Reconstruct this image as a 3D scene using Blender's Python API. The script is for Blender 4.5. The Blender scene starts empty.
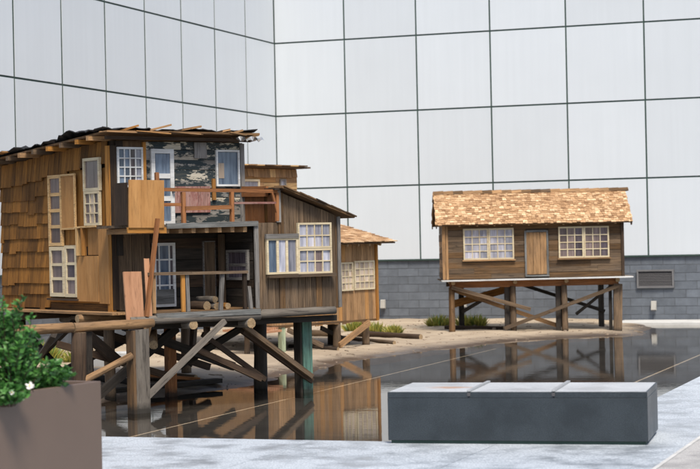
import bpy, bmesh, math, random
import numpy as np
from mathutils import Vector, Matrix
R = math.radians
rng = random.Random(7)
S = bpy.context.scene
COL = S.collection

# ---------------------------------------------------------------- camera
cam_d = bpy.data.cameras.new('camera'); cam = bpy.data.objects.new('camera', cam_d); COL.objects.link(cam)
cam.matrix_world = Matrix.Translation((0, 0, 1.62)) @ Matrix.Rotation(R(90), 4, 'X') @ Matrix.Rotation(R(-1.2), 4, 'Z')
cam_d.sensor_width = 36; cam_d.lens = 95.7; cam_d.shift_y = 0.0064
cam_d.clip_end = 2000
cam_d.dof.use_dof = True; cam_d.dof.focus_distance = 19.3; cam_d.dof.aperture_fstop = 3.5
S.camera = cam
# ---------------------------------------------------------------- sky, sun, exposure
SUN_AZ = Vector((0.24, -0.97, 0)).normalized(); SUN_EL = R(57)
w = bpy.data.worlds.new('World'); S.world = w; w.use_nodes = True
nt = w.node_tree; bg = nt.nodes['Background']
sky = nt.nodes.new('ShaderNodeTexSky'); sky.sky_type = 'NISHITA'; sky.sun_disc = False
sky.sun_elevation = SUN_EL; sky.sun_rotation = math.atan2(SUN_AZ.x, SUN_AZ.y)
sky.air_density = 1.0; sky.dust_density = 2.5; sky.ozone_density = 1.0
nt.links.new(sky.outputs[0], bg.inputs[0]); bg.inputs[1].default_value = 0.1
sd = bpy.data.lights.new('sun', 'SUN'); sd.energy = 2.7; sd.angle = R(15); sd.color = (1, 0.92, 0.79)
so = bpy.data.objects.new('sun', sd); COL.objects.link(so)
to_sun = Vector((SUN_AZ.x * math.cos(SUN_EL), SUN_AZ.y * math.cos(SUN_EL), math.sin(SUN_EL)))
so.rotation_euler = to_sun.to_track_quat('Z', 'Y').to_euler(); so.location = to_sun * 40
S.view_settings.view_transform = 'Standard'; S.view_settings.look = 'None'
S.view_settings.exposure = 0.80; S.view_settings.gamma = 1

# ---------------------------------------------------------------- materials
MATS = {}
def newmat(name):
    m = bpy.data.materials.new(name); m.use_nodes = True
    MATS[name] = m
    return m, m.node_tree, m.node_tree.nodes['Principled BSDF']
def N(nt, typ, **kw):
    n = nt.nodes.new(typ)
    for k, v in kw.items(): setattr(n, k, v)
    return n
def coords(nt, scale, rand=True, kind='Object'):
    tc = N(nt, 'ShaderNodeTexCoord'); mp = N(nt, 'ShaderNodeMapping')
    mp.inputs['Scale'].default_value = scale
    if rand:
        oi = N(nt, 'ShaderNodeObjectInfo')
        mu = N(nt, 'ShaderNodeMath', operation='MULTIPLY'); mu.inputs[1].default_value = 37.0
        nt.links.new(oi.outputs['Random'], mu.inputs[0])
        ad = N(nt, 'ShaderNodeVectorMath', operation='ADD')
        nt.links.new(tc.outputs[kind], ad.inputs[0]); nt.links.new(mu.outputs[0], ad.inputs[1])
        nt.links.new(ad.outputs[0], mp.inputs['Vector'])
    else:
        nt.links.new(tc.outputs[kind], mp.inputs['Vector'])
    return mp.outputs[0]
def noise(nt, vec, scale=1, detail=4, rough=0.6):
    n = N(nt, 'ShaderNodeTexNoise'); n.inputs['Scale'].default_value = scale
    n.inputs['Detail'].default_value = detail; n.inputs['Roughness'].default_value = rough
    nt.links.new(vec, n.inputs['Vector']); return n.outputs['Fac']
def ramp(nt, fac, stops):
    r = N(nt, 'ShaderNodeValToRGB'); e = r.color_ramp.elements
    while len(e) < len(stops): e.new(0.5)
    for i, (p, c) in enumerate(stops):
        e[i].position = p; e[i].color = (*c, 1)
    nt.links.new(fac, r.inputs[0]); return r.outputs[0]
def mixc(nt, fac, a, b, mode='MIX'):
    m = N(nt, 'ShaderNodeMix', data_type='RGBA', blend_type=mode)
    if isinstance(fac, (int, float)): m.inputs[0].default_value = fac
    else: nt.links.new(fac, m.inputs[0])
    for s, i in ((a, 6), (b, 7)):
        if isinstance(s, tuple): m.inputs[i].default_value = (*s, 1)
        else: nt.links.new(s, m.inputs[i])
    return m.outputs[2]
def bump(nt, b, h, strength, dist):
    n = N(nt, 'ShaderNodeBump'); n.inputs['Strength'].default_value = strength; n.inputs['Distance'].default_value = dist
    nt.links.new(h, n.inputs['Height']); nt.links.new(n.outputs[0], b.inputs['Normal'])
def rnd_val(nt, lo, hi):
    oi = N(nt, 'ShaderNodeObjectInfo'); mr = N(nt, 'ShaderNodeMapRange')
    mr.inputs['To Min'].default_value = lo; mr.inputs['To Max'].default_value = hi
    nt.links.new(oi.outputs['Random'], mr.inputs[0]); return mr.outputs[0]
def wood(name, a, b, var=(0.62, 1.3), stain=(0.09, 0.07, 0.055), stain_amt=0.55, grain=26, peel=None, rough=0.8, fine=0.75):
    m, nt, bs = newmat(name)
    v = coords(nt, (1.6, grain, grain))
    g = noise(nt, v, 1.0, 5, 0.65)
    base = ramp(nt, g, [(0.3, a), (0.72, b)])
    v2 = coords(nt, (2.2, 6, 6)); st = noise(nt, v2, 1.0, 4, 0.6)
    stf = ramp(nt, st, [(0.48, (0, 0, 0)), (0.72, (stain_amt,) * 3)])
    base = mixc(nt, stf, base, stain)
    if peel:
        v3 = coords(nt, (4.5, 13, 13)); pn = noise(nt, v3, 1.0, 6, 0.72)
        pf = ramp(nt, pn, [(0.47, (0, 0, 0)), (0.5, (1, 1, 1))])
        base = mixc(nt, pf, base, peel)
    v4 = coords(nt, (3.5, grain * 3.6, grain * 3.6)); fg = noise(nt, v4, 1.0, 4, 0.7)
    base = mixc(nt, ramp(nt, fg, [(0.5, (0, 0, 0)), (0.66, (fine,) * 3)]), base, tuple(x * 0.22 for x in a))
    v5 = coords(nt, (9, 22, 22)); kn = noise(nt, v5, 1.0, 2, 0.5)
    base = mixc(nt, ramp(nt, kn, [(0.68, (0, 0, 0)), (0.76, (fine,) * 3)]), base, tuple(x * 0.3 for x in a))
    rv = rnd_val(nt, *var)
    cc = N(nt, 'ShaderNodeCombineColor')
    for i in range(3): nt.links.new(rv, cc.inputs[i])
    base = mixc(nt, 1.0, base, cc.outputs[0], 'MULTIPLY')
    if name in ('log_grey', 'brown', 'weathered', 'teal_paint', 'tan', 'log', 'redwood', 'darkbrown', 'palegreen_paint'):
        ge = N(nt, 'ShaderNodeNewGeometry'); sx = N(nt, 'ShaderNodeSeparateXYZ'); nt.links.new(ge.outputs['Position'], sx.inputs[0])
        jn = noise(nt, ge.outputs['Position'], 14, 3, .6)
        ma = N(nt, 'ShaderNodeMath', operation='MULTIPLY_ADD'); nt.links.new(jn, ma.inputs[0]); ma.inputs[1].default_value = -.09; nt.links.new(sx.outputs[2], ma.inputs[2])
        wm = N(nt, 'ShaderNodeMapRange'); wm.inputs['From Min'].default_value = -.01; wm.inputs['From Max'].default_value = .06
        wm.inputs['To Min'].default_value = .85; wm.inputs['To Max'].default_value = 0
        nt.links.new(ma.outputs[0], wm.inputs[0])
        base = mixc(nt, wm.outputs[0], base, (.012, .011, .009))
    nt.links.new(base, bs.inputs['Base Color'])
    bs.inputs['Roughness'].default_value = rough
    bs.inputs['Specular IOR Level'].default_value = 0.3
    bump(nt, bs, g, 0.5, 0.004)
    return m
wood('cedar', (0.146, 0.061, 0.010), (0.302, 0.136, 0.027), var=(0.38, 1.35), stain=(0.05, 0.024, 0.01))
wood('cedar_bright', (0.306, 0.128, 0.024), (0.459, 0.218, 0.050), var=(0.75, 1.15), stain_amt=0.3)
wood('plywood', (0.306, 0.149, 0.047), (0.414, 0.221, 0.081), var=(0.8, 1.12), fine=.3, stain_amt=0.4, stain=(0.25, 0.14, 0.06), grain=9)
wood('plywood_pink', (0.357, 0.177, 0.096), (0.459, 0.247, 0.140), fine=.35, var=(0.9, 1.1), stain_amt=0.25, stain=(0.30, 0.16, 0.1), grain=9)
wood('weathered', (0.065, 0.043, 0.026), (0.182, 0.123, 0.075), var=(0.75, 1.25))
wood('brown', (0.080, 0.043, 0.017), (0.172, 0.097, 0.043), var=(0.6, 1.35))
wood('tan', (0.238, 0.132, 0.058), (0.414, 0.248, 0.121), var=(0.7, 1.2), stain_amt=0.35)
wood('grey', (0.133, 0.126, 0.120), (0.234, 0.222, 0.210), var=(0.75, 1.2))
wood('bluegrey', (0.108, 0.112, 0.110), (0.208, 0.212, 0.208), var=(0.8, 1.15))
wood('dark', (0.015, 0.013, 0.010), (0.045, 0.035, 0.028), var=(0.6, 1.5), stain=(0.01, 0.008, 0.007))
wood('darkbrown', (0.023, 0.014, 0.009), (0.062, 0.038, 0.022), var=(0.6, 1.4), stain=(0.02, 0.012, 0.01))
wood('redwood', (0.208, 0.080, 0.027), (0.336, 0.144, 0.054), var=(0.75, 1.2), stain_amt=0.3)
wood('peeling_black', (0.170, 0.162, 0.149), (0.281, 0.264, 0.238), peel=(0.02, 0.032, 0.037), var=(0.85, 1.1))
wood('peeling_cream', (0.42, 0.38, 0.30), (0.55, 0.50, 0.41), peel=(0.02, 0.032, 0.037), var=(0.9, 1.1))
wood('pink_panel', (0.24, 0.125, 0.105), (0.36, 0.22, 0.19), peel=(0.23, 0.105, 0.09), var=(0.9, 1.1), stain_amt=0.3)
wood('teal_paint', (0.06, 0.13, 0.105), (0.12, 0.23, 0.185), var=(0.95, 1.05), stain=(0.05, 0.05, 0.04), stain_amt=0.7)
wood('palegreen_paint', (0.30, 0.36, 0.24), (0.42, 0.47, 0.32), var=(0.95, 1.05))
wood('log', (0.200, 0.114, 0.054), (0.344, 0.213, 0.108), var=(0.8, 1.15), grain=14)
wood('log_grey', (0.107, 0.093, 0.080), (0.191, 0.169, 0.143), var=(0.8, 1.15), grain=14)
wood('log_end', (0.27, 0.185, 0.10), (0.40, 0.29, 0.17), var=(0.9, 1.1), stain_amt=0.3)
wood('white_paint', (0.52, 0.53, 0.53), (0.66, 0.67, 0.67), var=(0.92, 1.05), stain=(0.3, 0.28, 0.25), stain_amt=0.5, fine=.3)
wood('cream_paint', (0.50, 0.42, 0.28), (0.62, 0.54, 0.38), var=(0.92, 1.05), stain=(0.3, 0.2, 0.1), stain_amt=0.45, fine=.3)
wood('bare_frame', (0.48, 0.30, 0.13), (0.62, 0.42, 0.21), var=(0.92, 1.05), stain_amt=0.3)

def pane_mat(name, a, b, sc=9):
    m, nt, bs = newmat(name)
    n = noise(nt, coords(nt, (sc * 3, sc * 3, sc * 0.25)), 1, 4, 0.65)
    c = ramp(nt, n, [(0.32, a), (0.68, b)])
    rv = rnd_val(nt, 0.6, 1.35); cc = N(nt, 'ShaderNodeCombineColor')
    for i in range(3): nt.links.new(rv, cc.inputs[i])
    c = mixc(nt, 1.0, c, cc.outputs[0], 'MULTIPLY')
    nt.links.new(c, bs.inputs['Base Color']); bs.inputs['Roughness'].default_value = 0.06
pane_mat('pane_pale', (0.20, 0.20, 0.25), (0.46, 0.46, 0.52))
pane_mat('pane_dark', (0.045, 0.035, 0.045), (0.12, 0.10, 0.12))
pane_mat('pane_blue', (0.04, 0.06, 0.10), (0.14, 0.19, 0.26))
pane_mat('pane_film', (0.14, 0.15, 0.20), (0.42, 0.43, 0.50))
pane_mat('pane_purple', (0.10, 0.075, 0.075), (0.19, 0.15, 0.145))
pane_mat('pane_beige', (0.36, 0.28, 0.22), (0.50, 0.42, 0.34))

def plain(name, c, rough=0.6, var=0.12, sc=3.0, spec=0.4, metal=0, rnd=(0.95, 1.05), bmp=0.0, fine=60):
    m, nt, bs = newmat(name)
    v = coords(nt, (1, 1, 1)); n = noise(nt, v, sc, 5, 0.6)
    lo = tuple(x * (1 - var) for x in c); hi = tuple(min(1, x * (1 + var)) for x in c)
    col = ramp(nt, n, [(0.3, lo), (0.7, hi)])
    rv = rnd_val(nt, *rnd); cc = N(nt, 'ShaderNodeCombineColor')
    for i in range(3): nt.links.new(rv, cc.inputs[i])
    col = mixc(nt, 1.0, col, cc.outputs[0], 'MULTIPLY')
    nt.links.new(col, bs.inputs['Base Color'])
    bs.inputs['Roughness'].default_value = rough; bs.inputs['Specular IOR Level'].default_value = spec
    bs.inputs['Metallic'].default_value = metal
    if bmp:
        f = noise(nt, v, fine, 3, 0.6); bump(nt, bs, f, bmp, 0.01)
    return m
m, nt, bs = newmat('facade_panel')
pv_ = coords(nt, (9, 9, .35)); pn_ = noise(nt, pv_, 1, 5, .65)
pc_ = ramp(nt, pn_, [(.35, (.548, .590, .632)), (.7, (.570, .612, .655))])
pl_ = noise(nt, coords(nt, (1, 1, 1)), .9, 3, .5)
pc_ = mixc(nt, ramp(nt, pl_, [(.4, (0, 0, 0)), (.75, (.35,) * 3)]), pc_, (.52, .56, .60))
rv_ = rnd_val(nt, .95, 1.03); cc_ = N(nt, 'ShaderNodeCombineColor')
for i in range(3): nt.links.new(rv_, cc_.inputs[i])
nt.links.new(mixc(nt, 1.0, pc_, cc_.outputs[0], 'MULTIPLY'), bs.inputs['Base Color'])
bs.inputs['Roughness'].default_value = .3
bump(nt, bs, noise(nt, coords(nt, (1, 1, 1)), 1.3, 2, .5), .25, .02)
plain('joint_dark', (0.03, 0.06, 0.05), 0.7)
plain('block', (0.108, 0.124, 0.148), 0.8, 0.18, 5.0, rnd=(0.88, 1.1), bmp=0.3)
plain('mortar', (0.085, 0.09, 0.098), 0.9)
plain('vent_metal', (0.07, 0.068, 0.072), 0.5)
plain('vent_frame', (0.14, 0.14, 0.145), 0.5)
plain('lamp_white', (0.40, 0.39, 0.36), 0.4)
plain('planter_metal', (0.128, 0.090, 0.070), 0.42, 0.05, 2.0, 0.5)
plain('soil', (0.035, 0.025, 0.018), 0.95, 0.4, 20, bmp=0.5)
plain('tar_paper', (0.022, 0.023, 0.026), 0.75, 0.4, 6, bmp=0.4, fine=20)
plain('tin', (0.55, 0.57, 0.58), 0.35, 0.2, 8, metal=0.7)
plain('petal', (0.85, 0.84, 0.80), 0.6); plain('petal_yellow', (0.75, 0.5, 0.06), 0.6)
plain('kerb_stone', (0.50, 0.50, 0.49), 0.7, 0.15, 4)
plain('grout', (0.62, 0.54, 0.44), 0.8, 0.2)
plain('pool_floor', (0.055, 0.053, 0.052), 0.6, 0.45, 1.2)
plain('ground_mat', (0.12, 0.12, 0.12), 0.9)
plain('metal_strip', (0.40, 0.41, 0.42), 0.4, metal=0.4)
plain('pebble', (0.22, 0.17, 0.125), 0.85, 0.6, 5)
plain('rust', (0.30, 0.13, 0.06), 0.8, 0.3, 9)

def stone(name, dark, light, scale, rough, wet=0.0, var=(0.94, 1.05), stain=.5):
    m, nt, bs = newmat(name)
    v = coords(nt, (1, 1, 1)); f = noise(nt, v, scale, 3, 0.7)
    c = ramp(nt, f, [(0.35, dark), (0.65, light)])
    g = noise(nt, coords(nt, (1, 1, 1), False), 2.2, 5, 0.65)
    gf = ramp(nt, g, [(0.46, (0, 0, 0)), (0.64, (stain,) * 3)])
    c = mixc(nt, gf, c, tuple(x * 0.62 for x in dark))
    rv = rnd_val(nt, *var); cc = N(nt, 'ShaderNodeCombineColor')
    for i in range(3): nt.links.new(rv, cc.inputs[i])
    c = mixc(nt, 1.0, c, cc.outputs[0], 'MULTIPLY')
    nt.links.new(c, bs.inputs['Base Color'])
    rr = ramp(nt, g, [(0.4, (rough,) * 3), (0.65, (max(0.12, rough - wet),) * 3)])
    nt.links.new(rr, bs.inputs['Roughness'])
    bump(nt, bs, f, 0.25, 0.004)
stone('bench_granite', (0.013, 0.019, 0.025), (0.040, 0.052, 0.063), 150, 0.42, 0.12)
stone('bench_top', (0.34, 0.36, 0.385), (0.52, 0.54, 0.56), 120, 0.5, 0.2)  # same granite made pale: sky brightness on the top put into its colour
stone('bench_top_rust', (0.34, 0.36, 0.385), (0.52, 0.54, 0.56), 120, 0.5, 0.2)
nt = MATS['bench_top_rust'].node_tree; bs = nt.nodes['Principled BSDF']
src = bs.inputs['Base Color'].links[0].from_socket
tc = N(nt, 'ShaderNodeTexCoord'); mp = N(nt, 'ShaderNodeMapping'); mp.inputs['Location'].default_value = (-.42, -.40 * 1.6, 0); mp.inputs['Scale'].default_value = (1, 1.6, 0)
nt.links.new(tc.outputs['Object'], mp.inputs[0])
ln = N(nt, 'ShaderNodeVectorMath', operation='LENGTH'); nt.links.new(mp.outputs[0], ln.inputs[0])
nn = noise(nt, coords(nt, (1, 1, 1), False), 9, 4, .6)
ad_ = N(nt, 'ShaderNodeMath', operation='MULTIPLY_ADD'); nt.links.new(nn, ad_.inputs[0]); ad_.inputs[1].default_value = .25; nt.links.new(ln.outputs['Value'], ad_.inputs[2])
rf = ramp(nt, ad_.outputs[0], [(.20, (.85,) * 3), (.34, (0, 0, 0))])
nt.links.new(mixc(nt, rf, src, (.36, .20, .11)), bs.inputs['Base Color'])
stone('paving', (0.25, 0.285, 0.325), (0.57, 0.62, 0.675), 70, 0.55, 0.25, stain=.6)  # noise blotches mix a darker tone into the slabs
stone('aggregate', (0.20, 0.20, 0.205), (0.52, 0.51, 0.50), 130, 0.8)

# shingle roof: colour varies per shingle through an attribute
def shingle_mat(name, a, b, c):
    m, nt, bs = newmat(name)
    at = N(nt, 'ShaderNodeAttribute', attribute_name='var')
    col = ramp(nt, at.outputs['Fac'], [(0.0, a), (0.5, b), (1.0, c)])
    g = noise(nt, coords(nt, (40, 3, 40), False), 1, 4, 0.6)
    col = mixc(nt, ramp(nt, g, [(0.4, (0, 0, 0)), (0.75, (0.5,) * 3)]), col, tuple(x * 0.5 for x in a))
    nt.links.new(col, bs.inputs['Base Color']); bs.inputs['Roughness'].default_value = 0.8
shingle_mat('roof_shingle', (0.25, 0.135, 0.062), (0.46, 0.28, 0.145), (0.72, 0.52, 0.32))

def leaf_mat(name, a, b, trans=0.25):
    m, nt, bs = newmat(name)
    at = N(nt, 'ShaderNodeAttribute', attribute_name='var')
    col = ramp(nt, at.outputs['Fac'], [(0, a), (1, b)])
    nt.links.new(col, bs.inputs['Base Color']); bs.inputs['Roughness'].default_value = 0.42
    tl = N(nt, 'ShaderNodeBsdfTranslucent'); nt.links.new(col, tl.inputs[0])
    mx = N(nt, 'ShaderNodeMixShader'); mx.inputs[0].default_value = trans
    out = nt.nodes['Material Output']
    nt.links.new(bs.outputs[0], mx.inputs[1]); nt.links.new(tl.outputs[0], mx.inputs[2]); nt.links.new(mx.outputs[0], out.inputs[0])
leaf_mat('leaf', (0.016, 0.075, 0.016), (0.12, 0.32, 0.07))
leaf_mat('grass', (0.16, 0.17, 0.03), (0.50, 0.46, 0.11), .4)

# sand, wet where the water has soaked it
m, nt, bs = newmat('sand')
v = coords(nt, (1, 1, 1), False)
n1_ = noise(nt, v, 1.4, 5, 0.6); n2_ = noise(nt, v, 45, 3, 0.7)
c = ramp(nt, n1_, [(0.3, (0.27, 0.215, 0.155)), (0.7, (0.42, 0.345, 0.255))])
c = mixc(nt, ramp(nt, n2_, [(0.45, (0, 0, 0)), (0.8, (0.5,) * 3)]), c, (0.26, 0.19, 0.13))
sep = N(nt, 'ShaderNodeSeparateXYZ'); nt.links.new(v, sep.inputs[0])
ad = N(nt, 'ShaderNodeMath', operation='MULTIPLY_ADD'); nt.links.new(n1_, ad.inputs[0]); ad.inputs[1].default_value = -0.05
nt.links.new(sep.outputs[2], ad.inputs[2])
mr = N(nt, 'ShaderNodeMapRange'); mr.inputs['From Min'].default_value = -0.012; mr.inputs['From Max'].default_value = 0.03
nt.links.new(ad.outputs[0], mr.inputs[0])
c = mixc(nt, mr.outputs[0], (0.075, 0.055, 0.042), c)
nt.links.new(c, bs.inputs['Base Color'])
rr = N(nt, 'ShaderNodeMapRange'); rr.inputs['To Min'].default_value = 0.35; rr.inputs['To Max'].default_value = 0.95
nt.links.new(mr.outputs[0], rr.inputs[0]); nt.links.new(rr.outputs[0], bs.inputs['Roughness'])
bump(nt, bs, n2_, 0.4, 0.01)
# water: fresnel mirror over a tinted clear layer
m, nt, bs = newmat('water')
nt.nodes.remove(bs)
fr = N(nt, 'ShaderNodeFresnel'); fr.inputs[0].default_value = 1.33
tr = N(nt, 'ShaderNodeBsdfTransparent'); tr.inputs[0].default_value = (0.9, 0.88, 0.84, 1)
gl = N(nt, 'ShaderNodeBsdfGlossy'); gl.inputs['Roughness'].default_value = 0.015; gl.inputs[0].default_value = (0.92, 0.92, 0.92, 1)
wn = noise(nt, coords(nt, (3.0, 9.0, 1), False), 1.0, 3, 0.5)
bp = N(nt, 'ShaderNodeBump'); bp.inputs['Strength'].default_value = 0.35; bp.inputs['Distance'].default_value = 0.0016
nt.links.new(wn, bp.inputs['Height']); nt.links.new(bp.outputs[0], gl.inputs['Normal']); nt.links.new(bp.outputs[0], fr.inputs['Normal'])
mx = N(nt, 'ShaderNodeMixShader'); nt.links.new(fr.outputs[0], mx.inputs[0])
nt.links.new(tr.outputs[0], mx.inputs[1]); nt.links.new(gl.outputs[0], mx.inputs[2])
nt.links.new(mx.outputs[0], nt.nodes['Material Output'].inputs[0])

# ---------------------------------------------------------------- builders
def link(name, me, mat, par=None, M=None):
    if isinstance(mat, str): mat = [mat]
    if not me.materials:
        for k in mat: me.materials.append(MATS[k])
    o = bpy.data.objects.new(name, me); COL.objects.link(o)
    if par: o.parent = par
    if M is not None: o.matrix_local = M
    return o
def thing(name, label, cat, loc=(0, 0, 0), rz=0, group=None):
    o = bpy.data.objects.new(name, None); COL.objects.link(o); o.empty_display_size = 0.1
    o.location = loc; o.rotation_euler = (0, 0, rz); o['label'] = label; o['category'] = cat
    if group: o['group'] = group
    return o
def tag(o, label, cat, group=None):
    o['label'] = label; o['category'] = cat
    if group: o['group'] = group
    return o
def structure(o): o['kind'] = 'structure'; return o
def stuff(o): o['kind'] = 'stuff'; return o
def mesh(name, vs, fs):
    me = bpy.data.meshes.new(name); me.from_pydata([tuple(v) for v in vs], [], fs); me.update(); return me
BOXF = [(0, 3, 2, 1), (4, 5, 6, 7), (0, 1, 5, 4), (1, 2, 6, 5), (2, 3, 7, 6), (3, 0, 4, 7)]
def boxv(x0, x1, y0, y1, z0, z1):
    return [(x0, y0, z0), (x1, y0, z0), (x1, y1, z0), (x0, y1, z0), (x0, y0, z1), (x1, y0, z1), (x1, y1, z1), (x0, y1, z1)]
class MB:
    def __init__(s): s.v = []; s.f = []
    def box(s, *a):
        n = len(s.v); s.v += boxv(*a); s.f += [tuple(i + n for i in f) for f in BOXF]; return s
    def hexa(s, vs):
        n = len(s.v); s.v += vs; s.f += [tuple(i + n for i in f) for f in BOXF]; return s
    def build(s, name, mat, par=None, M=None): return link(name, mesh(name, s.v, s.f), mat, par, M)
def box(name, a, mat, par=None): return MB().box(*a).build(name, mat, par)
def axes(p0, p1, hint):
    X = (p1 - p0); L = X.length; X = X / L
    h = Vector(hint)
    if abs(X.dot(h)) > 0.95: h = Vector((1, 0, 0)) if abs(X.x) < 0.9 else Vector((0, 1, 0))
    Y = h.cross(X).normalized(); Z = X.cross(Y)
    M = Matrix((X, Y, Z)).transposed().to_4x4(); M.translation = p0
    return M, L
def beam(name, p0, p1, wy, tz, mat, par=None, up=(0, 0, 1), skew=0, jit=0.0022):
    """timber from p0 to p1: local X is its length, wy wide (local Y), tz thick (local Z, towards `up`)"""
    p0 = Vector(p0); p1 = Vector(p1); M, L = axes(p0, p1, up)
    vs = boxv(0, L, -wy / 2, wy / 2, -tz / 2, tz / 2)
    out = []
    for i, (x, y, z) in enumerate(vs):
        if x > 0: x += skew * (y / wy)
        j = jit
        out.append((x + rng.uniform(-j, j), y + rng.uniform(-j, j), z + rng.uniform(-j, j) * 0.5))
    return MB().hexa(out).build(name, mat, par, M)
def log(name, p0, p1, r, mat, par=None, end='log_end', seg=12, taper=0.92, rings=5):
    p0 = Vector(p0); p1 = Vector(p1); M, L = axes(p0, p1, (0, 0, 1))
    vs, fs = [], []
    ph = rng.uniform(0, 6)
    for k in range(rings):
        t = k / (rings - 1); rr = r * (1 + (taper - 1) * t) * (1 + rng.uniform(-.05, .05))
        ox, oy = (rng.uniform(-.06, .06) * r, rng.uniform(-.06, .06) * r) if 0 < k < rings - 1 else (0, 0)
        for s in range(seg):
            a = 2 * math.pi * s / seg
            q = rr * (1 + 0.05 * math.sin(3 * a + ph) + rng.uniform(-.02, .02))
            vs.append((L * t, q * math.cos(a) + ox, q * math.sin(a) + oy))
    for k in range(rings - 1):
        for s in range(seg):
            a, b = k * seg + s, k * seg + (s + 1) % seg
            fs.append((a, b, b + seg, a + seg))
    fs.append(tuple(range(seg - 1, -1, -1))); fs.append(tuple(range((rings - 1) * seg, rings * seg)))
    me = mesh(name, vs, fs)
    me.materials.append(MATS[mat]); me.materials.append(MATS[end])
    for i, p in enumerate(me.polygons):
        if i >= len(fs) - 2: p.material_index = 1
        else: p.use_smooth = True
    return link(name, me, mat, par, M)
def facing(kind, x, y, z):
    """frame of a flat fitting: local X to the right, Z up, -Y outwards; 'front' looks along -Y, 'left' along -X"""
    return Matrix.Translation((x, y, z)) @ (Matrix.Rotation(R(-90), 4, 'Z') if kind == 'left' else Matrix.Identity(4))
def window(par, M, w_, h_, cols, rows, fmat, panes, fw=0.028, mw=0.011, d=0.03, name='window', heights=None, widths=None):
    """frame mesh with glazing bars; one pane object for each light"""
    mb = MB()
    mb.box(0, fw, 0, d, 0, h_).box(w_ - fw, w_, 0, d, 0, h_).box(fw, w_ - fw, 0, d, 0, fw).box(fw, w_ - fw, 0, d, h_ - fw, h_)
    iw, ih = w_ - 2 * fw, h_ - 2 * fw
    ws = widths or [1 / cols] * cols; hs = heights or [1 / rows] * rows
    xs = [fw]; zs = [fw]
    for q in ws: xs.append(xs[-1] + q * iw)
    for q in hs: zs.append(zs[-1] + q * ih)
    for x in xs[1:-1]: mb.box(x - mw / 2, x + mw / 2, 0.005, d - 0.004, fw, h_ - fw)
    for z in zs[1:-1]:
        for i in range(cols):
            mb.box(xs[i] + (mw / 2 if i else 0), xs[i + 1] - (mw / 2 if i < cols - 1 else 0), 0.006, d - 0.005, z - mw / 2, z + mw / 2)
    o = mb.build(name, fmat, par, M)
    for i in range(cols):
        for j in range(rows):
            pm = panes if isinstance(panes, str) else panes[(i + j * cols) % len(panes)]
            cx, cz = (xs[i] + xs[i + 1]) / 2, (zs[j] + zs[j + 1]) / 2
            hw, hh = (xs[i + 1] - xs[i]) / 2, (zs[j + 1] - zs[j]) / 2
            p = MB().box(-hw, hw, 0, 0.004, -hh, hh).build('pane', pm, o, Matrix.Translation((cx, d * 0.55, cz)) @ Matrix.Rotation(R(rng.uniform(-.8, .8)), 4, 'Z') @ Matrix.Rotation(R(rng.uniform(-.8, .8)), 4, 'X'))
    return o
def cladding(par, kind, x0, x1, z0, z1, depth, mats, size=0.09, vertical=True, t=0.016, top=None, name='plank', holes=(), breaks=0.0, bottom_jit=0.0, gap=0.004):
    """planks nailed on a face. kind front: plane y=depth, outwards -y ; left: plane x=depth, outwards -x and x0..x1 are y (decreasing to the right)
    top(s): upper limit; holes: (s0,s1,z0,z1) left open"""
    def P(s, z, o): return (s, depth - o, z) if kind == 'front' else (depth - o, s, z)
    up = (0, -1, 0) if kind == 'front' else (-1, 0, 0)
    def clip(a, b, lo, hi):                       # remove [lo,hi] from [a,b]
        r = []
        if lo > a: r.append((a, min(b, lo)))
        if hi < b: r.append((max(a, hi), b))
        return [q for q in r if q[1] - q[0] > 0.02]
    if vertical:
        s = x0
        while s < x1 - 0.01:
            wd = size * rng.uniform(0.75, 1.3); e = min(x1, s + wd)
            if x1 - e < size * 0.3: e = x1
            mid = (s + e) / 2; o = t / 2 + rng.uniform(0, 0.005)
            segs = [(z0 - rng.uniform(0, bottom_jit), top(mid) if top else z1)]
            for (h0, h1, g0, g1) in holes:
                if mid > h0 and mid < h1:
                    segs = [q for sg in segs for q in (clip(sg[0], sg[1], g0, g1) if not (g1 <= sg[0] or g0 >= sg[1]) else [sg])]
            for (a, b) in segs:
                sk = 0
                if top and abs(b - top(mid)) < 1e-6: sk = (top(e) - top(s))
                ob = beam(name, P(mid, a, o), P(mid, b, o), e - s - gap, t, rng.choice(mats), par, up=up)
                if sk:
                    X = (ob.matrix_local.to_3x3() @ Vector((0, 1, 0)))
                    sg_ = 1 if (X.x if kind == 'front' else X.y) > 0 else -1
                    for vv in ob.data.vertices:
                        if vv.co.x > 0.02: vv.co.x += sg_ * sk * (vv.co.y / (e - s))
            s = e
    else:
        z = z0
        while z < z1 - 0.01:
            ht = size * rng.uniform(0.85, 1.18); e = min(z1, z + ht)
            if z1 - e < size * 0.35: e = z1
            mid = (z + e) / 2
            segs = [(x0, x1)]
            for (h0, h1, g0, g1) in holes:
                if mid > g0 and mid < g1:
                    segs = [q for sg in segs for q in (clip(sg[0], sg[1], h0, h1) if not (h1 <= sg[0] or h0 >= sg[1]) else [sg])]
            fin = []
            for (a, b) in segs:
                if b - a > 0.7 and rng.random() < breaks:
                    c_ = a + (b - a) * rng.uniform(.3, .7); fin += [(a, c_), (c_, b)]
                else: fin.append((a, b))
            for (a, b) in fin:
                o = t / 2 + rng.uniform(0, 0.006)
                beam(name, P(a + .001, mid + rng.uniform(-.003, .003), o), P(b - .001, mid + rng.uniform(-.003, .003), o), e - z - gap, t, rng.choice(mats), par, up=up)
            z = e
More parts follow.
